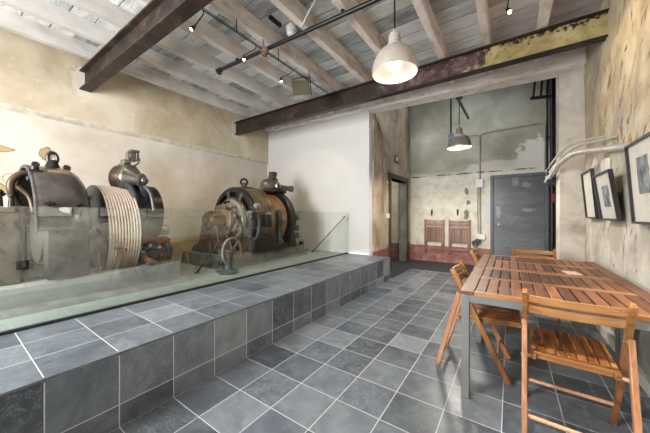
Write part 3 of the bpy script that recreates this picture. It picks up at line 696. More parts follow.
struct(MB().box(XR-.03, XR+.04, YF, 3.72, 0, .09).build('baseboard_right', M['mount'], smooth=False))

# ------------------------------------------------------------------ tables
def table(y0, label):
    x0, x1, W = 1.615, 2.665, 1.05; y1 = y0+1.03; Z = .735; th = .024
    p = thing('slatted_table', label, 'table', ((x0+x1)/2, (y0+y1)/2, 0), 0, 'slatted wooden tables')
    b = .085; e = .055
    for xa in (x0, x1-b): MB().box(xa,xa+b,y0,y1,Z-th,Z).build('side_board', M['tablewood'], p, bevel=.003)
    for ya, yb in ((y0,y0+e),(y1-e,y1),(y0+.50,y0+.575)): MB().box(x0+b,x1-b,ya,yb,Z-th,Z).build('cross_board', M['tableframe'], p, bevel=.003)
    s = MB(); n = 13; pitch = (x1-x0-2*b)/n
    for k in range(n):
        xa = x0+b+k*pitch+.0045; xb = xa+pitch-.009
        s.box(xa,xb,y0+e+.004,y0+.496,Z-th+.003,Z-.001).box(xa,xb,y0+.579,y1-e-.004,Z-th+.003,Z-.001)
    s.build('slats', M['tablewood'], p, bevel=.0025)
    a = MB(); i = .012; az0, az1 = Z-th-.050, Z-th
    a.box(x0+i,x1-i,y0+i,y0+i+.035,az0,az1).box(x0+i,x1-i,y1-i-.035,y1-i,az0,az1).box(x0+i,x0+i+.035,y0+i+.035,y1-i-.035,az0,az1).box(x1-i-.035,x1-i,y0+i+.035,y1-i-.035,az0,az1)
    a.box(x0+i+.035,x1-i-.035,y0+.515,y0+.56,az0+.02,az1)
    a.build('steel_frame', M['steelgrey'], p, bevel=.003)
    for lx in (x0+.008, x1-.058):
        for ly in (y0+.008, y1-.058):
            MB().box(lx,lx+.05,ly,ly+.05,0,Z-th-.001).build('leg', M['steelgrey'], p, bevel=.004)
table(.815, 'nearer slatted wooden table on grey steel legs, the front chair tucked against it')
table(1.855, 'farther slatted wooden table, its near edge butted against the nearer table')
tag(MB().box(-.052,.052,-.085,.085,0,.003,Matrix.Translation((2.355,1.99,.7352)) @ Matrix.Rotation(math.radians(8),4,'Z')).build('table_patch', M['patch']), 'small blank pale piece lying where the two slatted tables meet', 'patch')  # thin pale flat piece at the table joint

# ------------------------------------------------------------------ folding chairs
H, WX = .815, .212      # height of the back posts, half spacing
def post_y(z): return .24 - .385*z/.815
def make_chair(name='folding_chair'):
    p = thing(name, 'x', 'chair')
    w, d = .026, .040
    for s in (-1, 1):
        x = s*WX
        MB().bar((x,.24,0),(x,post_y(.60),.60),w,d,up=(0,1,.4)).build('front_leg', M['chairwood'], p, bevel=.004)
        bp = MB().bar((x,post_y(.60),.60),(x,post_y(H),H),w,d,up=(0,1,.4)).build('back_post', M['railwood'], p, bevel=.004)
        MB().bar((x+s*.002,-.258,0),(x+s*.002,post_y(.63)-.034,.63),w,.036,up=(0,1,.3)).build('rear_leg', M['pinkwood'], p, bevel=.004)
        MB().cyl((x-.019,post_y(.615)-.012,.600),(x+.019,post_y(.615)-.012,.600),.006,n=12).build('hinge_bolt', M['brass'], bp)
    # two bowed rails
    for z0, z1 in ((.748,.792),(.678,.725)):
        mb = MB(); n = 12; vs = []; fs = []
        for i in range(n+1):
            u = -1+2*i/n; x = u*(WX-.010); bow = -.030*(1-u*u)
            for zz in (z0, z1):
                yb = post_y(zz)-.002+bow
                vs += [(x,yb-.008,zz),(x,yb+.008,zz)]
        for i in range(n):
            a = i*4; b = a+4
            fs += [(a,b,b+2,a+2),(a+1,a+3,b+3,b+1),(a+2,b+2,b+3,a+3),(a,a+1,b+1,b)]
        fs += [(0,2,3,1),(n*4,n*4+1,n*4+3,n*4+2)]
        mb.add(vs, fs); mb.build('back_rail', M['railwood'], p, bevel=.002, angle=50)
    # seat
    zr, zf = .435, .452; ya, yb = -.098, .315
    def sz(y): return zr+(zf-zr)*(y-ya)/(yb-ya)
    fr = MB()
    for s in (-1,1): fr.bar((s*.172,ya,sz(ya)-.012),(s*.172,yb,sz(yb)-.012),.024,.034)
    fr.bar((-.160,ya+.035,sz(ya)-.012),(.160,ya+.035,sz(ya)-.012),.028,.030).bar((-.160,yb-.04,sz(yb)-.016),(.160,yb-.04,sz(yb)-.016),.028,.022)
    fr.build('seat_frame', M['railwood'], p, bevel=.003)
    sl = MB()
    for k in range(7):
        x = -.134+k*.0447; sl.bar((x,ya+.052,sz(ya)+.0065),(x,yb-.002,sz(yb)+.0065),.0395,.012)
    sl.build('seat_slats', M['seatwood'], p, bevel=.002)
    MB().bar((-.184,ya+.028,sz(ya)+.008),(.184,ya+.028,sz(ya)+.008),.032,.016).build('seat_back_rail', M['railwood'], p, bevel=.003)
    for s in (-1,1): MB().cyl((s*.184,ya+.012,.420),(s*(WX+.016),ya-.004,.420),.011,n=12).build('seat_dowel', M['pinkwood'], p)
    MB().cyl((-WX,post_y(.15),.15),(WX,post_y(.15),.15),.011,n=12).build('front_rung', M['pinkwood'], p)
    MB().cyl((-WX,-.210,.13),(WX,-.210,.13),.011,n=12).build('rear_rung', M['pinkwood'], p)
    return p
proto = make_chair()
CH = [((2.190,.850), -2.5, 'large brown wooden folding chair in the foreground, its back to the camera'),
      ((1.655,1.385), -90, 'wooden folding chair tucked under the left side of the nearer table'),
      ((1.652,2.72), -90, 'wooden folding chair tucked under the left side of the farther table'),
      ((2.155,3.06), 180, 'wooden folding chair at the far end of the tables, facing the camera')]
for i, ((x,y), a, lab) in enumerate(CH):
    o = proto if i == 0 else copy_tree(proto)
    o.location = (x,y,0); o.rotation_euler = (0,0,math.radians(a)); o['label'] = lab; o['group'] = 'wooden folding chairs around the tables'

def make_hung():
    """same chair folded flat, hanging on the wall; local y=0 is the wall"""
    p = thing('hung_folding_chair', 'x', 'chair')
    m = M['hungwood']; Ht = .90
    for s in (-1,1):
        MB().bar((s*.215,-.035,.0),(s*.215,-.035,Ht),.034,.024,up=(0,1,0)).build('back_post', m, p, bevel=.003)
        MB().bar((s*.180,-.030,.03),(s*.180,-.030,.60),.026,.022,up=(0,1,0)).build('rear_leg', m, p, bevel=.003)
        MB().cyl((s*.232,-.04,.60),(s*.16,-.04,.60),.008,n=10).build('hinge_bolt', M['mblack'], p)
    for z in (.845,.76):
        mb = MB(); n = 8
        for i in range(n):
            u0, u1 = -1+2*i/n, -1+2*(i+1)/n
            mb.bar((u0*.205,-.045-.018*(1-u0*u0),z),(u1*.205,-.045-.018*(1-u1*u1),z),.014,.055)
        mb.build('back_rail', m, p)
    s = MB()
    for k in range(7):
        x = -.147+k*.049; s.bar((x,-.050,.29),(x,-.050,.665),.036,.012,up=(0,1,0))
    s.build('seat_slats', m, p, bevel=.002)
    MB().box(-.20,.20,-.048,-.028,.655,.690).box(-.185,.185,-.043,-.028,.315,.345).box(-.205,-.172,-.048,-.03,.26,.665).box(.172,.205,-.048,-.03,.26,.665).build('seat_frame', m, p, bevel=.003)
    MB().box(-.20,.20,-.035,-.018,.10,.15).build('lower_rail', m, p, bevel=.003)
    return p
hp = make_hung()
for i, (x, z, lab) in enumerate(((.235,.245,'left of the two reddish folding chairs hung flat on the back wall'), (.845,.235,'right of the two reddish folding chairs hung flat on the back wall'))):
    o = hp if i == 0 else copy_tree(hp)
    o.location = (x,YB,z); o.scale = (1.1,1,1); o['label'] = lab; o['group'] = 'folding chairs hung on the back wall'

# ------------------------------------------------------------------ glass screen on the platform
def glass(y0, y1, lab):
    g = thing('glass_screen', lab, 'glass panel', (-.93,(y0+y1)/2,PZ), 0, 'glass screen along the platform')
    MB().box(-.936,-.924,y0,y1,PZ+.004,1.315).build('pane', M['glass'], g, smooth=False)
    MB().box(-.950,-.910,y0,y1,PZ,PZ+.018).build('base_channel', M['black'], g, smooth=False)
glass(-3.2, 1.197, 'near pane of the glass screen, mirroring the plaster wall at the left')
glass(1.205, 3.70, 'far pane of the glass screen, in front of the second machine and the white wall')
for i, (a, b, lab) in enumerate((((-1.70,.82,PZ), (-.938,.93,1.22), 'thin black brace rod of the glass screen beside the handwheel'), ((-1.667,3.43,PZ), (-.938,3.60,1.215), 'thin black brace rod of the glass screen near the white wall'))):
    r = thing('glass_brace', lab, 'brace rod', a, 0, 'brace rods of the glass screen')
    MB().cyl(a, b, .010, n=10).build('rod', M['black'], r)
    d_ = (Vector(b)-Vector(a)).normalized()
    MB().cyl((b[0]-.012,b[1],b[2]),(b[0],b[1],b[2]),.028,n=16).build('disc', M['black'], r)
    MB().cyl(a,(a[0],a[1],a[2]+.012),.030,n=16).cyl(Vector(a),Vector(a)+d_*.06,.016,n=12).build('foot', M['black'], r)

# ------------------------------------------------------------------ first machine (left)
pl = tag(MB().box(-1.59,-1.46,-1.9,.50,PZ,PZ+.235).box(-2.95,-2.61,-1.9,.50,PZ,PZ+.235).box(-2.61,-1.59,-1.9,-.82,PZ,PZ+.235).box(-2.61,-1.59,.115,.50,PZ,PZ+.235).build('machine_plinth', M['plinth'], bevel=.03), 'long grey concrete plinth under the rope drum machine at the left', 'plinth')
struct(MB().prism([(-1.46,PZ),(-1.33,PZ),(-1.345,PZ+.03),(-1.46,PZ+.045)], -1.9, .56, 'y').build('trim_5', M['mlight']))
P1 = PZ+.235
AX = -2.10
m1 = thing('hoist_machine', 'old winding machine with a round dark motor cover and cream rope drum, at far left', 'machine', (AX,-.2,P1))
# round motor cover
R = .645; zc = 1.11
cov = MB().lathe([(R-.004,-.738),(R,-.730),(R,-.70),(R,-.50),(R-.012,-.44),(R-.045,-.39),(R-.10,-.35),(R-.18,-.325),(.30,-.31),(.10,-.31)], (AX,0,zc), 'y', 64, 0, PI).build('motor_cover', M['mgrey'], m1, angle=30)
MB().lathe([(R-.024,-.748),(R-.036,-.42),(.25,-.41),(.10,-.41)], (AX,0,zc), 'y', 48, 0, PI).build('cover_lining', M['mblack'], cov, angle=30)
MB().lathe([(R-.030,-.742),(R-.030,-.755),(R-.004,-.755),(R+.002,-.748),(R+.002,-.736),(R-.004,-.736)], (AX,0,zc), 'y', 64, 0, PI).build('cover_rim', M['mrim'], cov, angle=30)
MB().lathe([(.05,-.66),(.34,-.66),(.36,-.64),(.36,-.42),(.05,-.42)], (AX,0,zc), 'y', 40).build('rotor', M['mblack'], m1, angle=30)
lo = MB().lathe([(R-.03,-.75),(R,-.75),(R,-.40),(R-.03,-.36)], (AX,0,zc), 'y', 40, PI, 1.78*PI)
lo.box(AX-.75,AX-.45,-.68,-.40,P1,zc+.02).box(AX+.47,AX+.66,-.68,-.40,P1,zc+.015); lo.build('lower_housing', M['mblack'], m1, angle=30)
# lifting eye and cover bolts
MB().lathe([(.0,.07),(.03,.07),(.045,.04),(.06,.0),(.075,-.015)], (AX,-.54,zc+R+.012), 'z', 20).tube([Vector((AX,-.54,zc+R+.10))+Vector((0,.036*math.cos(q*PI/8),.062*math.sin(q*PI/8))) for q in range(16)], .019, 10, closed=True).build('lifting_eye', M['mblack'], cov)
for y in (-.665,-.43):
    MB().box(AX-.035,AX+.035,y-.028,y+.028,zc+R-.01,zc+R+.03).cyl((AX,y,zc+R+.03),(AX,y,zc+R+.045),.022,n=6).build('cover_bolt', M['mblack'], cov)
for ang, y in ((22,-.66),(21,-.45)):
    q = math.radians(ang); e = Vector((math.cos(q),0,math.sin(q)))
    MB().cyl(Vector((AX,y,zc))+e*(R-.01), Vector((AX,y,zc))+e*(R+.03), .022, .016, 12).tube([Vector((AX,y-.035,zc))+e*(R+.02), Vector((AX,y+.035,zc))+e*(R+.025)], .010, 8).build('hand_clip', M['mblack'], cov)
q = math.radians(62); e = Vector((math.cos(q),0,math.sin(q))); tn = Vector((-math.sin(q),0,math.cos(q)))
np_ = MB(); c0 = Vector((AX,-.55,zc))+e*(R+.003)
np_.add([c0+Vector((0,dy,0))+tn*dt+e*h for h in (-.008,.006) for dy,dt in ((-.075,-.028),(.075,-.028),(.075,.028),(-.075,.028))], [(0,3,2,1),(4,5,6,7),(0,1,5,4),(1,2,6,5),(2,3,7,6),(3,0,4,7)])
np_.build('nameplate', M['nameplate'], cov)
# flange bracket and bent pipes on the open side
MB().box(AX+.25,AX+.34,-.76,-.66,zc+.47,zc+.57).cyl((AX+.29,-.71,zc+.57),(AX+.29,-.71,zc+.61),.03).build('cover_lug', M['mblack'], m1, bevel=.006)
MB().tube(smooth_path([(AX+.30,-.71,zc+.53),(AX+.32,-.80,zc+.52),(AX+.34,-.86,zc+.44),(AX+.34,-.855,zc+.34),(AX+.34,-.80,zc+.20)]), .028, 12).build('bent_pipe', M['mbrown'], m1)
MB().tube(smooth_path([(AX+.40,-.83,zc+.40),(AX+.42,-.76,zc+.30),(AX+.45,-.74,zc+.16)]), .020, 10).build('bent_pipe', M['mbrown'], m1)
bx = MB().box(AX+.1,AX+.62,-1.22,-.83,P1,zc+.16).box(AX+.14,AX+.58,-1.18,-.86,zc+.16,zc+.21)
bx.build('control_box', M['mbrown'], m1, bevel=.012)
for k in range(5):
    y = -1.13+k*.065
    MB().cyl((AX+.45,y,zc+.21),(AX+.45,y,zc+.30+.03*(k%2)),.022,.015,12).sphere((AX+.45,y,zc+.31+.03*(k%2)),.024,12).build('terminal_post', M['mblack'], m1)
MB().tube(smooth_path([(AX+.42,-1.15,zc+.29),(AX+.40,-1.0,zc+.36),(AX+.38,-.9,zc+.32)]), .016, 8).build('terminal_bar', M['mblack'], m1)
MB().lathe([(0,.03),(.07,.03),(.09,.0),(.09,-.05)], (AX+.50,-.60,zc+.24), (.9,-.2,.3), 20).tube([(AX+.42,-.72,zc+.17),(AX+.55,-.66,zc+.20),(AX+.62,-.52,zc+.18)], .035, 10).build('brush_cover', M['mlight'], m1)
# rope drum (traction sheave)
RS = .545; zs = 1.045; y0, y1 = -.225, .10
MB().lathe([(.08,y0+.03),(RS-.13,y0+.03),(RS-.10,y0),(RS-.012,y0),(RS+.010,y0+.004),(RS+.010,y0+.012),(RS-.014,y0+.016),(RS-.014,y1-.016),(RS+.010,y1-.012),(RS+.010,y1),(RS-.02,y1),(RS-.10,y1-.01),(.08,y1-.04)], (AX,0,zs), 'y', 72).build('sheave', M['mblack'], m1, angle=30)
for k in range(11):
    y = y0+.024+k*(y1-y0-.048)/10
    mb = MB(); pts = arc((AX,y,zs), RS+.002, -48, 215, 60, 'xz'); mb.tube(pts, .0128, 8); mb.build('rope', M['rope'], m1)
for s in (-1,1):
    MB().bar((AX+.62*s+.0,y1+.06,P1),(AX+.12*s,y1+.07,zs),.07,.05,up=(0,1,0)).build('stand', M['mrust'], m1)
MB().bar((AX+.55,y0-.06,P1),(AX+.42,y0-.06,zs-.12),.03,.02,up=(0,1,0)).bar((AX+.40,y0-.05,zs-.10),(AX+.60,y0+.14,zs-.17),.022,.022).build('rope_guard', M['mrust'], m1)
MB().cyl((AX,-.45,zs),(AX,.62,zs),.07).build('shaft', M['msteel'], m1)
# brake wheel, brake arm, lower motor and framework
zb = 1.245; RB = .335
MB().lathe([(.07,.10),(RB-.05,.10),(RB,.12),(RB,.38),(RB-.015,.425),(RB-.06,.45),(.07,.44)], (AX,0,zb), 'y', 56).build('brake_wheel', M['mlight'], m1, angle=40)
band = MB(); vs = []; fs = []
for i in range(25):
    tt = math.radians(118-i*112/24)
    for rr, yy in ((RB+.012,.105),(RB+.012,.38),(RB+.06,.38),(RB+.06,.105)): vs.append((AX+rr*math.cos(tt), yy+.02, zb+rr*math.sin(tt)))
for i in range(24):
    for j in range(4): fs.append((i*4+j,i*4+(j+1)%4,(i+1)*4+(j+1)%4,(i+1)*4+j))
fs += [(0,1,2,3),(99,98,97,96)]
band.add(vs, fs); band.build('brake_arm', M['mblack'], m1, angle=40)
lev = MB().tube(smooth_path([(AX+.18,.06,zb+.40),(AX+.30,.08,zb+.30),(AX+.38,.10,zb+.10),(AX+.36,.10,zb-.15),(AX+.30,.1,zb-.32)]), .035, 10)
lev.tube(smooth_path([(AX+.20,.20,zb+.42),(AX+.34,.26,zb+.28),(AX+.42,.27,zb+.06)]), .022, 8); lev.build('brake_lever', M['mblue'], m1)
fm = MB()
for yy in (.12,.44): fm.box(AX-.35,AX-.27,yy-.03,yy+.03,P1,.98).box(AX+.27,AX+.35,yy-.03,yy+.03,P1,.98)
fm.box(AX-.38,AX+.38,.08,.48,.90,.96).box(AX-.4,AX+.40,.125,.49,P1,P1+.06); fm.build('framework', M['mrust'], m1, bevel=.006)
lm = MB().lathe([(.0,.30),(.05,.30),(.07,.27),(.075,.22),(.12,.21),(.135,.17),(.135,-.05),(.0,-.06)], (AX+.30,.27,.80), (1,-.25,0), 32)
lm.lathe([(.02,.335),(.04,.335),(.04,.30),(.05,.30)], (AX+.30,.27,.80), (1,-.25,0), 20); smo = lm.build('small_motor', M['mblack'], m1, angle=35)
for k in range(6):
    a_ = k*PI/3; A = Vector((1,-.25,0)).normalized(); U = A.orthogonal().normalized(); W = A.cross(U)
    q = Vector((AX+.30,.27,.80))+A*.20+U*.10*math.cos(a_)+W*.10*math.sin(a_)
    MB().cyl(q, q+A*.035, .018, n=8).build('motor_bolt', M['mlight'], smo)
MB().tube(smooth_path([(AX+.42,.10,.78),(AX+.50,.02,.86),(AX+.46,.0,.98),(AX+.38,.08,1.02)]), .02, 8).sphere((AX+.46,.12,.93),.05,14).sphere((AX+.42,.42,.86),.055,14).box(AX+.36,AX+.46,.33,.47,P1+.06,P1+.17).build('pipework', M['mblue'], m1)
# governor head on top: brown drum, bright cone, hub, linkage
c0 = Vector((-2.10,.035,1.715)); A = (Vector((-1.80,.24,1.675))-c0).normalized()
gov = thing
MB().lathe([(.0,-.01),(.12,-.005),(.155,.01),(.160,.03),(.160,.10),(.175,.11),(.175,.135)], c0, A, 40).build('governor_drum', M['mbrown'], m1, angle=30)
MB().lathe([(.175,.135),(.180,.15),(.175,.175),(.080,.275),(.0,.285)], c0, A, 40).build('governor_cone', M['mdarksteel'], m1, angle=30)
MB().lathe([(.06,.265),(.085,.28),(.088,.305),(.075,.32),(.05,.323),(.048,.345),(.03,.365),(.0,.37)], c0, A, 28).build('governor_hub', M['mgrey'], m1, angle=30)
MB().bar((-1.92,.13,1.60),(-2.0,.15,1.42),.09,.10,up=(0,1,0)).bar((-1.86,.20,1.62),(-1.80,.22,1.45),.05,.06,up=(0,1,0)).build('governor_neck', M['mblue'], m1, bevel=.01)
lk = MB().box(-2.14,-1.96,.05,.13,1.845,1.895).box(-2.10,-2.0,.06,.14,1.88,1.94).box(-2.09,-2.01,.11,.20,1.93,2.05)
lk.cyl((-2.0,.09,1.90),(-1.96,.09,1.90),.03).cyl((-2.02,.155,2.0),(-1.97,.155,2.0),.036).box(-2.08,-1.98,.13,.23,2.045,2.075).cyl((-2.02,.215,1.96),(-1.98,.215,1.96),.025).tube([(-2.0,.215,2.05),(-2.0,.225,1.92),(-2.02,.17,1.86)], .012, 8)
lk.build('governor_linkage', M['mgrey'], m1, bevel=.004)

# ------------------------------------------------------------------ second machine (middle)
m2 = thing('hoist_machine', 'old lift winding machine with ring-bolt motor and rusty orange brake drum, near the white wall', 'machine', (AX,2.0,PZ))
bz = PZ+.20
MB().prism([(-2.72,PZ),(-1.56,PZ),(-1.565,PZ+.03),(-1.575,bz-.03),(-1.585,bz),(-2.67,bz),(-2.70,PZ+.03)], 1.12, 3.06, 'y').build('bed_plate', M['molive'], m2, bevel=.006)
MB().box(-1.56,-1.515,1.12,3.06,PZ,PZ+.025).build('bed_flange', M['mlight'], m2, bevel=.004)
# pedestal bearing at the near end
MB().prism([(-2.62,bz),(-1.62,bz),(-1.66,bz+.10),(-1.82,bz+.18),(-1.90,1.10),(-2.30,1.10),(-2.38,bz+.18),(-2.55,bz+.10)], 1.24, 1.44, 'y').build('bearing_pedestal', M['mbrown'], m2, bevel=.02)
zc = 1.165
MB().lathe([(0,1.06),(.10,1.06),(.13,1.075),(.15,1.10),(.155,1.13),(.155,1.34),(.12,1.36)], (AX,.14,zc), 'y', 36).build('bearing_housing', M['mgold'], m2, angle=35)
MB().lathe([(.05,1.045),(.085,1.05),(.085,1.07),(.0,1.07)], (AX,.14,zc), 'y', 28).build('bearing_cap', M['mbrown'], m2, angle=35)
# commutator rings, stepping outward
MB().lathe([(.10,1.33),(.24,1.33),(.255,1.345),(.255,1.42),(.29,1.425),(.305,1.44),(.305,1.50),(.10,1.50)], (AX,.14,zc), 'y', 56).build('slip_ring', M['mcopper'], m2, angle=25)
MB().lathe([(.24,1.49),(.34,1.49),(.36,1.505),(.365,1.55),(.345,1.57),(.24,1.58)], (AX,.14,zc), 'y', 56).build('slip_ring', M['mlight'], m2, angle=25)
for k in range(7):
    a_ = math.radians(-30+k*40); e = Vector((math.cos(a_),0,math.sin(a_)))
    q = Vector((AX,1.54,zc))+e*.30
    MB().bar(q, q+Vector((0,.17,0))+e*.04, .05, .035, up=e).cyl(q+Vector((0,-.02,0)),q+Vector((0,.02,0)),.022,n=10).build('brush_holder', M['mblack'] if k % 2 else M['mlight'], m2)
# end shield with spokes
MB().lathe([(.49,1.60),(.565,1.60),(.58,1.615),(.58,1.66),(.49,1.665)], (AX,.10,zc), 'y', 64).build('end_shield_rim', M['mblack'], m2, angle=30)
MB().lathe([(.30,1.56),(.385,1.56),(.395,1.575),(.395,1.63),(.30,1.64)], (AX,.10,zc), 'y', 56).build('end_shield_hub', M['mgrey'], m2, angle=30)
for k in range(8):
    a_ = math.radians(15+k*45); e = Vector((math.cos(a_),0,math.sin(a_)))
    MB().bar(Vector((AX,1.71,zc))+e*.37, Vector((AX,1.72,zc))+e*.52, .06, .04, up=(0,1,0)).build('spoke', M['mgrey'], m2)
MB().lathe([(.10,1.68),(.52,1.68),(.52,1.74),(.10,1.75)], (AX,.10,zc), 'y', 48).build('armature', M['mblack'], m2, angle=30)
# main housing
hous = MB().lathe([(.55,1.77),(.575,1.77),(.585,1.79),(.575,1.81),(.575,2.10),(.59,2.12),(.59,2.17),(.575,2.19),(.30,2.21),(.1,2.21)], (AX,0,zc), 'y', 72).build('motor_housing', M['mgold'], m2, angle=30)
MB().box(AX-.12,AX+.12,1.84,2.06,zc+.555,zc+.595).lathe([(0,.09),(.03,.09),(.04,.05),(.055,.0)], (AX,1.95,zc+.585), 'z', 20).build('eye_seat', M['mbrown'], hous)
MB().ring((AX,1.95,zc+.69), .058, .020, axis=(.55,-.8,0), n=28, m=10).build('lifting_eye', M['mblack'], hous)
q = math.radians(66); e = Vector((math.cos(q),0,math.sin(q))); tn = Vector((-math.sin(q),0,math.cos(q))); c1_ = Vector((AX,1.95,zc))+e*.578
MB().add([c1_+Vector((0,dy,0))+tn*dt+e*h for h in (-.008,.006) for dy,dt in ((-.11,-.035),(.11,-.035),(.11,.035),(-.11,.035))], [(0,3,2,1),(4,5,6,7),(0,1,5,4),(1,2,6,5),(2,3,7,6),(3,0,4,7)]).build('nameplate', M['nameplate'], hous)
# field pieces and pipework on the camera side
for k, (yy, a0_) in enumerate(((1.78,24),(1.78,-14),(2.0,8),(2.0,-28))):
    a_ = math.radians(a0_); e = Vector((math.cos(a_),0,math.sin(a_))); q = Vector((AX,yy,zc))+e*.56
    MB().cyl(q, q+e*.06, .06, .05, 16).cyl(q+e*.06, q+e*.085, .03, n=6).build('pole_bolt', M['mblue'] if k % 2 else M['mlight'], hous)
MB().box(AX+.46,AX+.62,1.66,2.16,bz,bz+.26).box(AX-.62,AX-.46,1.66,2.16,bz,bz+.26).build('housing_foot', M['mblack'], m2, bevel=.02)
MB().tube(smooth_path([(AX+.60,1.66,bz+.20),(AX+.66,1.70,.95),(AX+.66,1.72,1.15),(AX+.60,1.66,1.35)]), .024, 10).tube(smooth_path([(AX+.64,1.58,1.38),(AX+.66,1.70,1.30),(AX+.66,1.9,1.34)]), .02, 10).build('pipework', M['mblue'], m2)
MB().box(AX+.60,AX+.68,1.54,1.66,1.18,1.30).box(AX+.57,AX+.66,1.50,1.62,.92,1.04).box(AX+.58,AX+.68,1.86,1.98,1.05,1.26).build('terminal_box', M['mblack'], m2, bevel=.008)
MB().tube(smooth_path([(AX+.30,1.36,zc+.20),(AX+.46,1.42,zc+.12),(AX+.52,1.50,zc-.10),(AX+.50,1.5,zc-.30)]), .02, 8).build('cable', M['mblack'], m2)
# blue-grey brake post
MB().prism([(2.20,bz),(2.38,bz),(2.33,bz+.12),(2.33,1.30),(2.29,1.36),(2.25,1.30),(2.25,bz+.12)], AX+.50, AX+.60, 'x').cyl((AX+.48,2.29,1.12),(AX+.64,2.29,1.12),.05).cyl((AX+.48,2.29,.78),(AX+.64,2.29,.78),.04).build('brake_post', M['mblue'], m2, bevel=.008)
MB().box(AX+.45,AX+.62,2.12,2.46,bz,bz+.10).build('brake_base', M['mblack'], m2, bevel=.01)
# brake drum and black end ring
MB().lathe([(.08,2.24),(.44,2.24),(.50,2.26),(.50,2.56),(.44,2.585),(.08,2.59)], (AX,0,zc), 'y', 64).build('brake_drum', M['morange'], m2, angle=30)
MB().lathe([(.42,2.62),(.545,2.62),(.565,2.64),(.565,2.74),(.545,2.76),(.42,2.77)], (AX,0,zc), 'y', 64).build('end_ring', M['mblack'], m2, angle=30)
MB().lathe([(.10,2.66),(.45,2.66),(.45,2.73),(.10,2.73)], (AX,0,zc), 'y', 48).build('ring_web', M['mbrown'], m2, angle=30)
MB().cyl((AX,1.25,zc),(AX,3.0,zc),.075).build('shaft', M['msteel'], m2)
MB().prism([(-2.50,bz),(-1.70,bz),(-1.88,1.2),(-2.32,1.2)], 2.84, 2.98, 'y').build('bearing_pedestal', M['mblack'], m2, bevel=.02)
MB().prism([(2.58,bz),(2.80,bz),(2.74,bz+.10),(2.72,bz+.34),(2.64,bz+.34),(2.62,bz+.10)], AX+.38, AX+.54, 'x').build('ring_foot', M['mblack'], m2, bevel=.01)
for z_ in (.85,1.0,1.2): MB().cyl((AX+.50,2.76,z_),(AX+.54,2.86,z_),.035,n=12).box(AX+.48,AX+.56,2.80,2.84,z_-.05,z_+.05).build('ring_fitting', M['mgrey'], m2)
MB().box(-1.68,-1.60,3.0,3.06,bz,bz+.07).build('bed_lug', M['mblack'], m2)
# governor above the ring
MB().lathe([(.18,-.02),(.25,.0),(.27,.03),(.25,.08),(.17,.13),(.07,.18),(.0,.19)], (AX,2.70,zc+.535), 'z', 36).build('governor_base', M['mblack'], m2, angle=40)
MB().lathe([(.0,-.24),(.10,-.23),(.13,-.17),(.13,.06),(.10,.12),(.055,.15),(.05,.36),(.065,.37),(.065,.44),(.0,.45)], (AX+.06,2.62,zc+.665), (.35,.93,-.06), 28).build('governor_drum', M['mgrey'], m2, angle=35)
MB().lathe([(.0,-.02),(.05,-.015),(.06,.0),(.06,.03),(.04,.05)], (AX+.18,2.62,zc+.66), (1,-.2,0), 20).build('governor_knob', M['msteel'], m2, angle=35)
lk = MB().box(AX-.08,AX+.08,2.58,2.74,zc+.78,zc+.83).box(AX-.06,AX+.06,2.60,2.72,zc+.83,zc+.90).box(AX-.055,AX+.055,2.61,2.74,zc+.90,zc+.97).cyl((AX+.05,2.65,zc+.865),(AX+.09,2.65,zc+.865),.03)
lk.build('governor_linkage', M['mbrown'], m2, bevel=.006)

# pump with handwheel before the second machine
hw = thing('handwheel_pump', 'spoked grey handwheel on a small cast iron stand before the second machine', 'handwheel', (-1.40,1.10,PZ))
cw = Vector((-1.36,1.15,.735)); axw = Vector((.97,.24,0)).normalized(); U = Vector((0,0,1)); W = axw.cross(U).normalized()
rim = MB().tube([cw + (U*math.cos(2*PI*i/40)+W*math.sin(2*PI*i/40))*.19 for i in range(40)], .017, 10, closed=True).build('wheel_rim', M['mlight'], hw)
for k in range(6):
    a_ = k*PI/3+.3; MB().cyl(cw, cw+(U*math.cos(a_)+W*math.sin(a_))*.187, .012, .009, 8).build('spoke', M['mlight'], rim)
MB().cyl(cw-axw*.05, cw+axw*.05, .038).build('wheel_hub', M['mgrey'], rim)
MB().lathe([(0,0),(.13,0),(.135,.03),(.10,.05),(.055,.07),(.045,.20),(.06,.23),(.06,.30),(.0,.30)], (-1.32,1.07,PZ), 'z', 28).build('stand', M['mblue'], hw, angle=35)
MB().box(-1.50,-1.36,.98,1.12,PZ,PZ+.03).box(-1.48,-1.38,.99,1.07,PZ+.03,PZ+.22).box(-1.50,-1.34,.97,1.10,PZ+.20,PZ+.25).build('pump_body', M['mgrey'], hw, bevel=.01)
MB().cyl((-1.43,.95,PZ+.13),(-1.43,1.04,PZ+.13),.05).cyl((-1.43,1.01,PZ+.25),(-1.43,1.01,PZ+.33),.03).tube(smooth_path([(-1.43,1.04,PZ+.25),(-1.40,1.03,PZ+.36),(-1.34,1.06,PZ+.30)]), .018, 8).build('pump_valve', M['mblue'], hw)
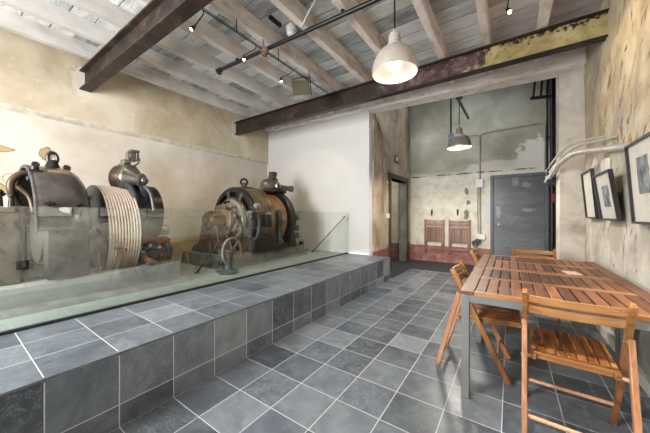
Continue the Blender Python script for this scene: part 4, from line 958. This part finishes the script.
MB().cyl(Vector((-1.33,1.06,.72)), cw, .022).build('axle', M['msteel'], hw)

# ------------------------------------------------------------------ light
L = bpy.data.lights.new('passage_fill', 'POINT'); L.energy = 22; L.color = (1,.93,.82); L.shadow_soft_size = .1  # added fill lamp, unseen, so the passage is not black
o = bpy.data.objects.new('passage_fill', L); COL.objects.link(o); o.location = (-1.5,4.9,2.4)
for y_ in (-.55, .35):  # added spots without fittings, brighten the wall that the glass mirrors
    L = bpy.data.lights.new('wall_fill_spot', 'SPOT'); L.energy = 330; L.color = (1,.94,.85); L.spot_size = math.radians(62); L.spot_blend = .6; L.shadow_soft_size = .03
    o = bpy.data.objects.new('wall_fill_spot', L); COL.objects.link(o); o.location = (1.75,y_,3.2)
    o.rotation_euler = (Vector((2.72,y_,1.35))-o.location).to_track_quat('-Z','Y').to_euler()
w = bpy.data.worlds.new('sky'); sc.world = w; w.use_nodes = True; bg = w.node_tree.nodes['Background']
bg.inputs[0].default_value = (.80,.90,1.0,1); bg.inputs[1].default_value = 5.0
def area(name, loc, aim, sx, sy, e, col):
    L = bpy.data.lights.new(name, 'AREA'); L.shape = 'RECTANGLE'; L.size = sx; L.size_y = sy; L.energy = e; L.color = col
    o = bpy.data.objects.new(name, L); COL.objects.link(o); o.location = loc
    o.rotation_euler = (Vector(aim)-Vector(loc)).to_track_quat('-Z', 'Z').to_euler()
for (a, b), e in zip(wins, (130, 175)):
    area('window_daylight', ((a+b)/2, YF+.02, 1.92), ((a+b)/2, 0, 1.45), b-a-.1, 2.2, e, (1,.97,.93))

# ------------------------------------------------------------------ camera
cd = bpy.data.cameras.new('camera'); cam = bpy.data.objects.new('camera', cd); COL.objects.link(cam)
cam.location = (1.898, -1.228, 1.254); cam.rotation_euler = (PI/2, 0, math.radians(34.645))
cd.sensor_width = 36; cd.lens = 36*266.96/650; cd.shift_y = -1.5/650; cd.clip_start = .02
sc.camera = cam
vs_ = sc.view_settings; vs_.view_transform = 'Standard'; vs_.look = 'None'; vs_.exposure = .42; vs_.gamma = 1; vs_.use_curve_mapping = False
